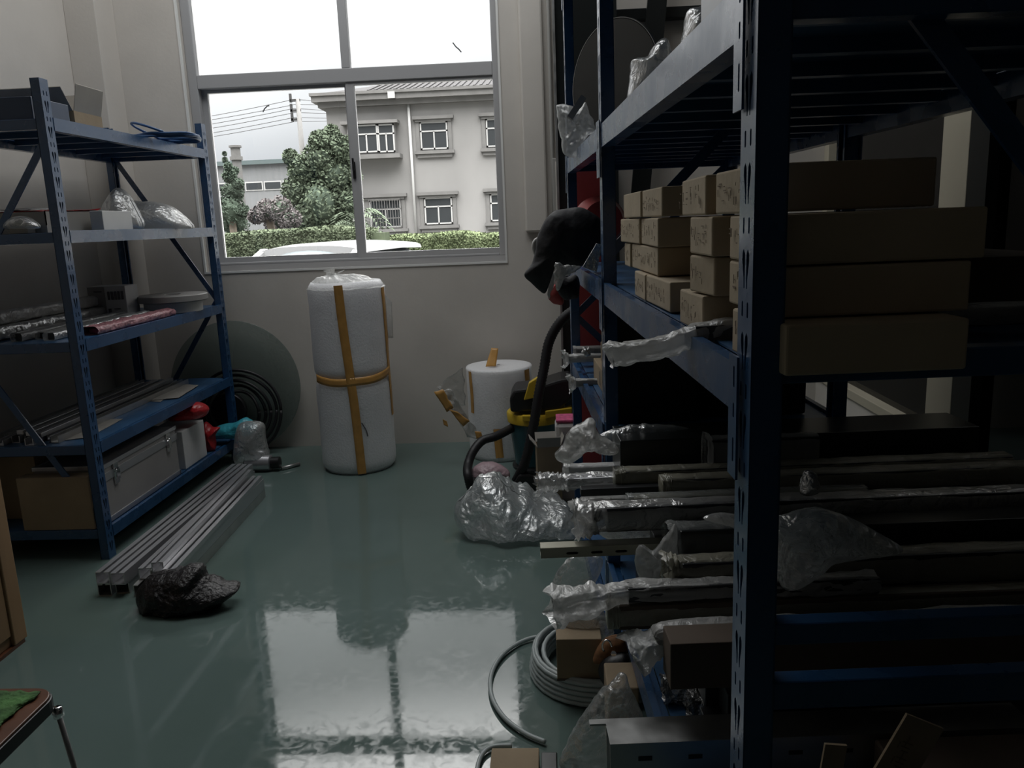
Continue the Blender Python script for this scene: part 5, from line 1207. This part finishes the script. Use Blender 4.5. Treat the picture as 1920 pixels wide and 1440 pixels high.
# big clear bag on the floor
q = [(862, 985), (858, 950), (868, 925), (885, 905), (915, 893), (950, 902), (985, 925), (1020, 945), (1060, 950), (1085, 965), (1102, 985), (1100, 1006), (1040, 1008), (985, 1002), (920, 1006), (885, 998)]
P = [at_y(x, y, 3.36) for x, y in q]
for p in P: p.z = max(p.z, .012)
tag(inflate(P, (0, 1, .25), .17, n=220, rings=48, amp=.12, sc=8, edge=.03, seed=13, floor=.001, cr=.75).build('clear_bag', M['filmb'], None, True), 'big clear crumpled plastic bag lying on the floor beside the rack foot', 'plastic bag')
# film bag drooping in front of the rack foot
P = [at_y(x, y, 2.2) for x, y in ((1032, 1120), (1040, 1080), (1068, 1045), (1100, 1040), (1130, 1048), (1120, 1085), (1090, 1130), (1060, 1140))]
tag(inflate(P, (0, 1, 0), .03, amp=.02, sc=18, seed=21, cr=.8).build('thin_bag', M['filmd'], None, True), 'very thin clear bag hanging under the slotted strut', 'plastic bag')
P = [at_y(x, y, 2.15) for x, y in ((1052, 1180), (1050, 1150), (1080, 1130), (1120, 1128), (1142, 1170), (1150, 1190), (1110, 1215), (1080, 1205))]
tag(inflate(P, (0, 1, 0), .03, amp=.02, sc=18, seed=22, cr=.8).build('thin_bag', M['film'], None, True), 'clear film lobe hanging down over the white hose coil', 'plastic bag')
# --- white hose coil on the floor
hx, hy = .125, 2.235
hc_ = thing('hose_coil', (hx, hy, 0), 'coil of white-grey hose on the floor at the rack foot with one loose loop', 'hose')
pts = []; r_ = .0075
for i in range(420):
    t = i/420; k = t*14; a_ = 2*math.pi*k; lay_ = int(k); R_ = .205-.0155*(lay_ % 3)+.006*math.sin(a_*.31); pts.append((hx+R_*math.cos(a_), hy+R_*math.sin(a_), r_+.0145*(k/3)+.003*math.sin(3*a_)))
for i in range(0, 420, 84):
    MB().tube(pts[i:i+86], r_, 8).build('hose_turns', M['hoseg'], hc_, True)
lp = [(hx-.02, hy+.20, .055), at_z(1035, 1188, .02), at_z(985, 1200, .01), at_z(945, 1225, .01), at_z(922, 1262, .01), at_z(922, 1305, .01), at_z(945, 1345, .01), at_z(985, 1375, .01), at_z(1022, 1391, .01)]
MB().tube(spline(lp, 60), .0068, 10).build('loose_end', M['hoseg'], hc_, True)
# carton scrap, rusty part, brown box under film
c0 = at_y(1045, 1276, 2.06); c1 = at_y(1128, 1198, 2.06)
cx = thing('kraft_carton', ((c0.x+c1.x)/2, 2.10, c0.z), 'kraft carton piece resting on the white hose coil', 'box')
MB().box(c0.x, c1.x, 2.06, 2.17, c0.z, c1.z).build('carton_body', M['card'], cx, bevel=.003); MB().box(c0.x-.001, c1.x, 2.058, 2.0595, c0.z, c0.z+.006).build('dark_edge', M['cardd'], cx)
root = thing('rusty_bracket', at_y(1140, 1290, 2.0), 'rusty brown bracket with a bright bolt head and black clamp beside the carton piece', 'bracket')
b0 = at_y(1112, 1240, 2.03); b1 = at_y(1176, 1193, 2.03)
inflate([at_y(x, y, 2.03) for x, y in ((1112, 1240), (1120, 1215), (1140, 1195), (1172, 1193), (1178, 1220), (1150, 1225), (1130, 1240))], (0, 1, 0), .03, amp=.01, sc=30, seed=3).build('rusty_plate', mat('rust', (.22, .10, .04), .8, nscale=30, namt=.4), root, True)
inflate([at_y(x, y, 2.0) for x, y in ((1122, 1262), (1130, 1238), (1152, 1226), (1178, 1228), (1180, 1262), (1165, 1282), (1140, 1290))], (0, 1, 0), .045, amp=.008, sc=24, seed=4).build('black_clamp', M['black'], root, True)
bl_ = at_y(1150, 1224, 1.975); MB().lathe([(0, 0), (.008, 0), (.008, .01), (0, .01)], bl_, 6, axis=(0, -1, .3), close=False).build('bolt_head', M['chrome'], root)
bl_ = at_y(1138, 1212, 1.975); MB().tube([bl_+Vector((.012*math.cos(t/10*4), 0, .018*math.sin(t/10*4))) for t in range(11)], .003, 6).build('wire_ring', M['chrome'], root, True)
k0 = at_y(1140, 1388, 1.80); k1 = at_y(1206, 1290, 1.80)
tag(MB().box(k0.x, k1.x-.01, 1.80, 1.92, 0, k1.z).build('kraft_carton', M['card'], None, bevel=.004), 'upright dull kraft carton on the floor under the clear bag', 'box')
P = [at_y(x, y, 1.72) for x, y in ((1052, 1440), (1060, 1400), (1085, 1350), (1115, 1310), (1150, 1275), (1172, 1262), (1182, 1290), (1205, 1340), (1212, 1390), (1195, 1470), (1120, 1490))]
tag(inflate(P, (0, 1, 0), .045, n=130, rings=26, amp=.03, sc=16, seed=31, cr=.85).build('clear_bag', M['filmd'], None, True), 'clear plastic bag over the upright kraft carton near the bottom edge', 'plastic bag')
q0 = at_z(922, 1440, .05)
tag(MB().box(q0.x-.005, q0.x+.115, q0.y-.12, at_z(928, 1402, .05).y, 0, .05).build('kraft_carton', M['card'], None, bevel=.003), 'flat kraft carton on the floor at the bottom edge of the photo', 'box')
tag(MB().box(q0.x+.12, q0.x+.16, q0.y-.12, at_z(1040, 1406, .05).y, 0, .045).build('dark_block', M['darkgl'], None, bevel=.003), 'dark block on the floor right of the flat kraft carton', 'block')
tag(MB().tube(spline([at_z(x, y, .01) for x, y in ((893, 1470), (896, 1435), (906, 1412), (925, 1400), (960, 1398))], 24), .006, 8).build('clear_hose', M['hoseg'], None, True), 'thin pale hose curving round the flat kraft carton', 'hose')
# --- lower shelf near bay, right of the post
for k, (px, s0, ang, lab) in enumerate((((1522, 1400, 1560, 1480), 1.14, .12, 'narrow kraft flap standing behind the near post at the bottom edge'), ((1568, 1350, 1640, 1470), 1.12, .45, 'tilted kraft flap with handwriting at the bottom edge right of the near post'))):
    a = rs(px[0], px[1], s0); b = rs(px[2], px[3], s0)
    root = thing('kraft_flap', RW(a.x, s0, sB), lab, 'cardboard')
    R_ = Matrix.Rotation(ang, 3, 'Y'); c = Vector((b.x, s0, sB))
    mb = MB(MR_); mb.box(a.x, b.x, s0, s0+.005, sB+.02, a.z, R_, c)
    mb.v = [Vector((p.x, p.y, max(p.z, sB+.001))) for p in mb.v]; mb.build('board', M['card'], root)
    if k:
        mk = MB(MR_)
        for i in range(3):
            for (dx, dz, w_, h_) in ((0, 0, .018, .0015), (.002, -.008, .015, .0015), (.006, -.004, .0015, .018), (-.004, -.012, .0015, .012), (.005, -.015, .012, .0015)):
                x = a.x+.016+dx+i*.004; zc = a.z-.045-i*.028+dz; mk.box(x, x+w_, s0-.0012, s0-.0003, zc, zc+h_, R_, c)
        mk.build('handwriting', M['inkb'], root)
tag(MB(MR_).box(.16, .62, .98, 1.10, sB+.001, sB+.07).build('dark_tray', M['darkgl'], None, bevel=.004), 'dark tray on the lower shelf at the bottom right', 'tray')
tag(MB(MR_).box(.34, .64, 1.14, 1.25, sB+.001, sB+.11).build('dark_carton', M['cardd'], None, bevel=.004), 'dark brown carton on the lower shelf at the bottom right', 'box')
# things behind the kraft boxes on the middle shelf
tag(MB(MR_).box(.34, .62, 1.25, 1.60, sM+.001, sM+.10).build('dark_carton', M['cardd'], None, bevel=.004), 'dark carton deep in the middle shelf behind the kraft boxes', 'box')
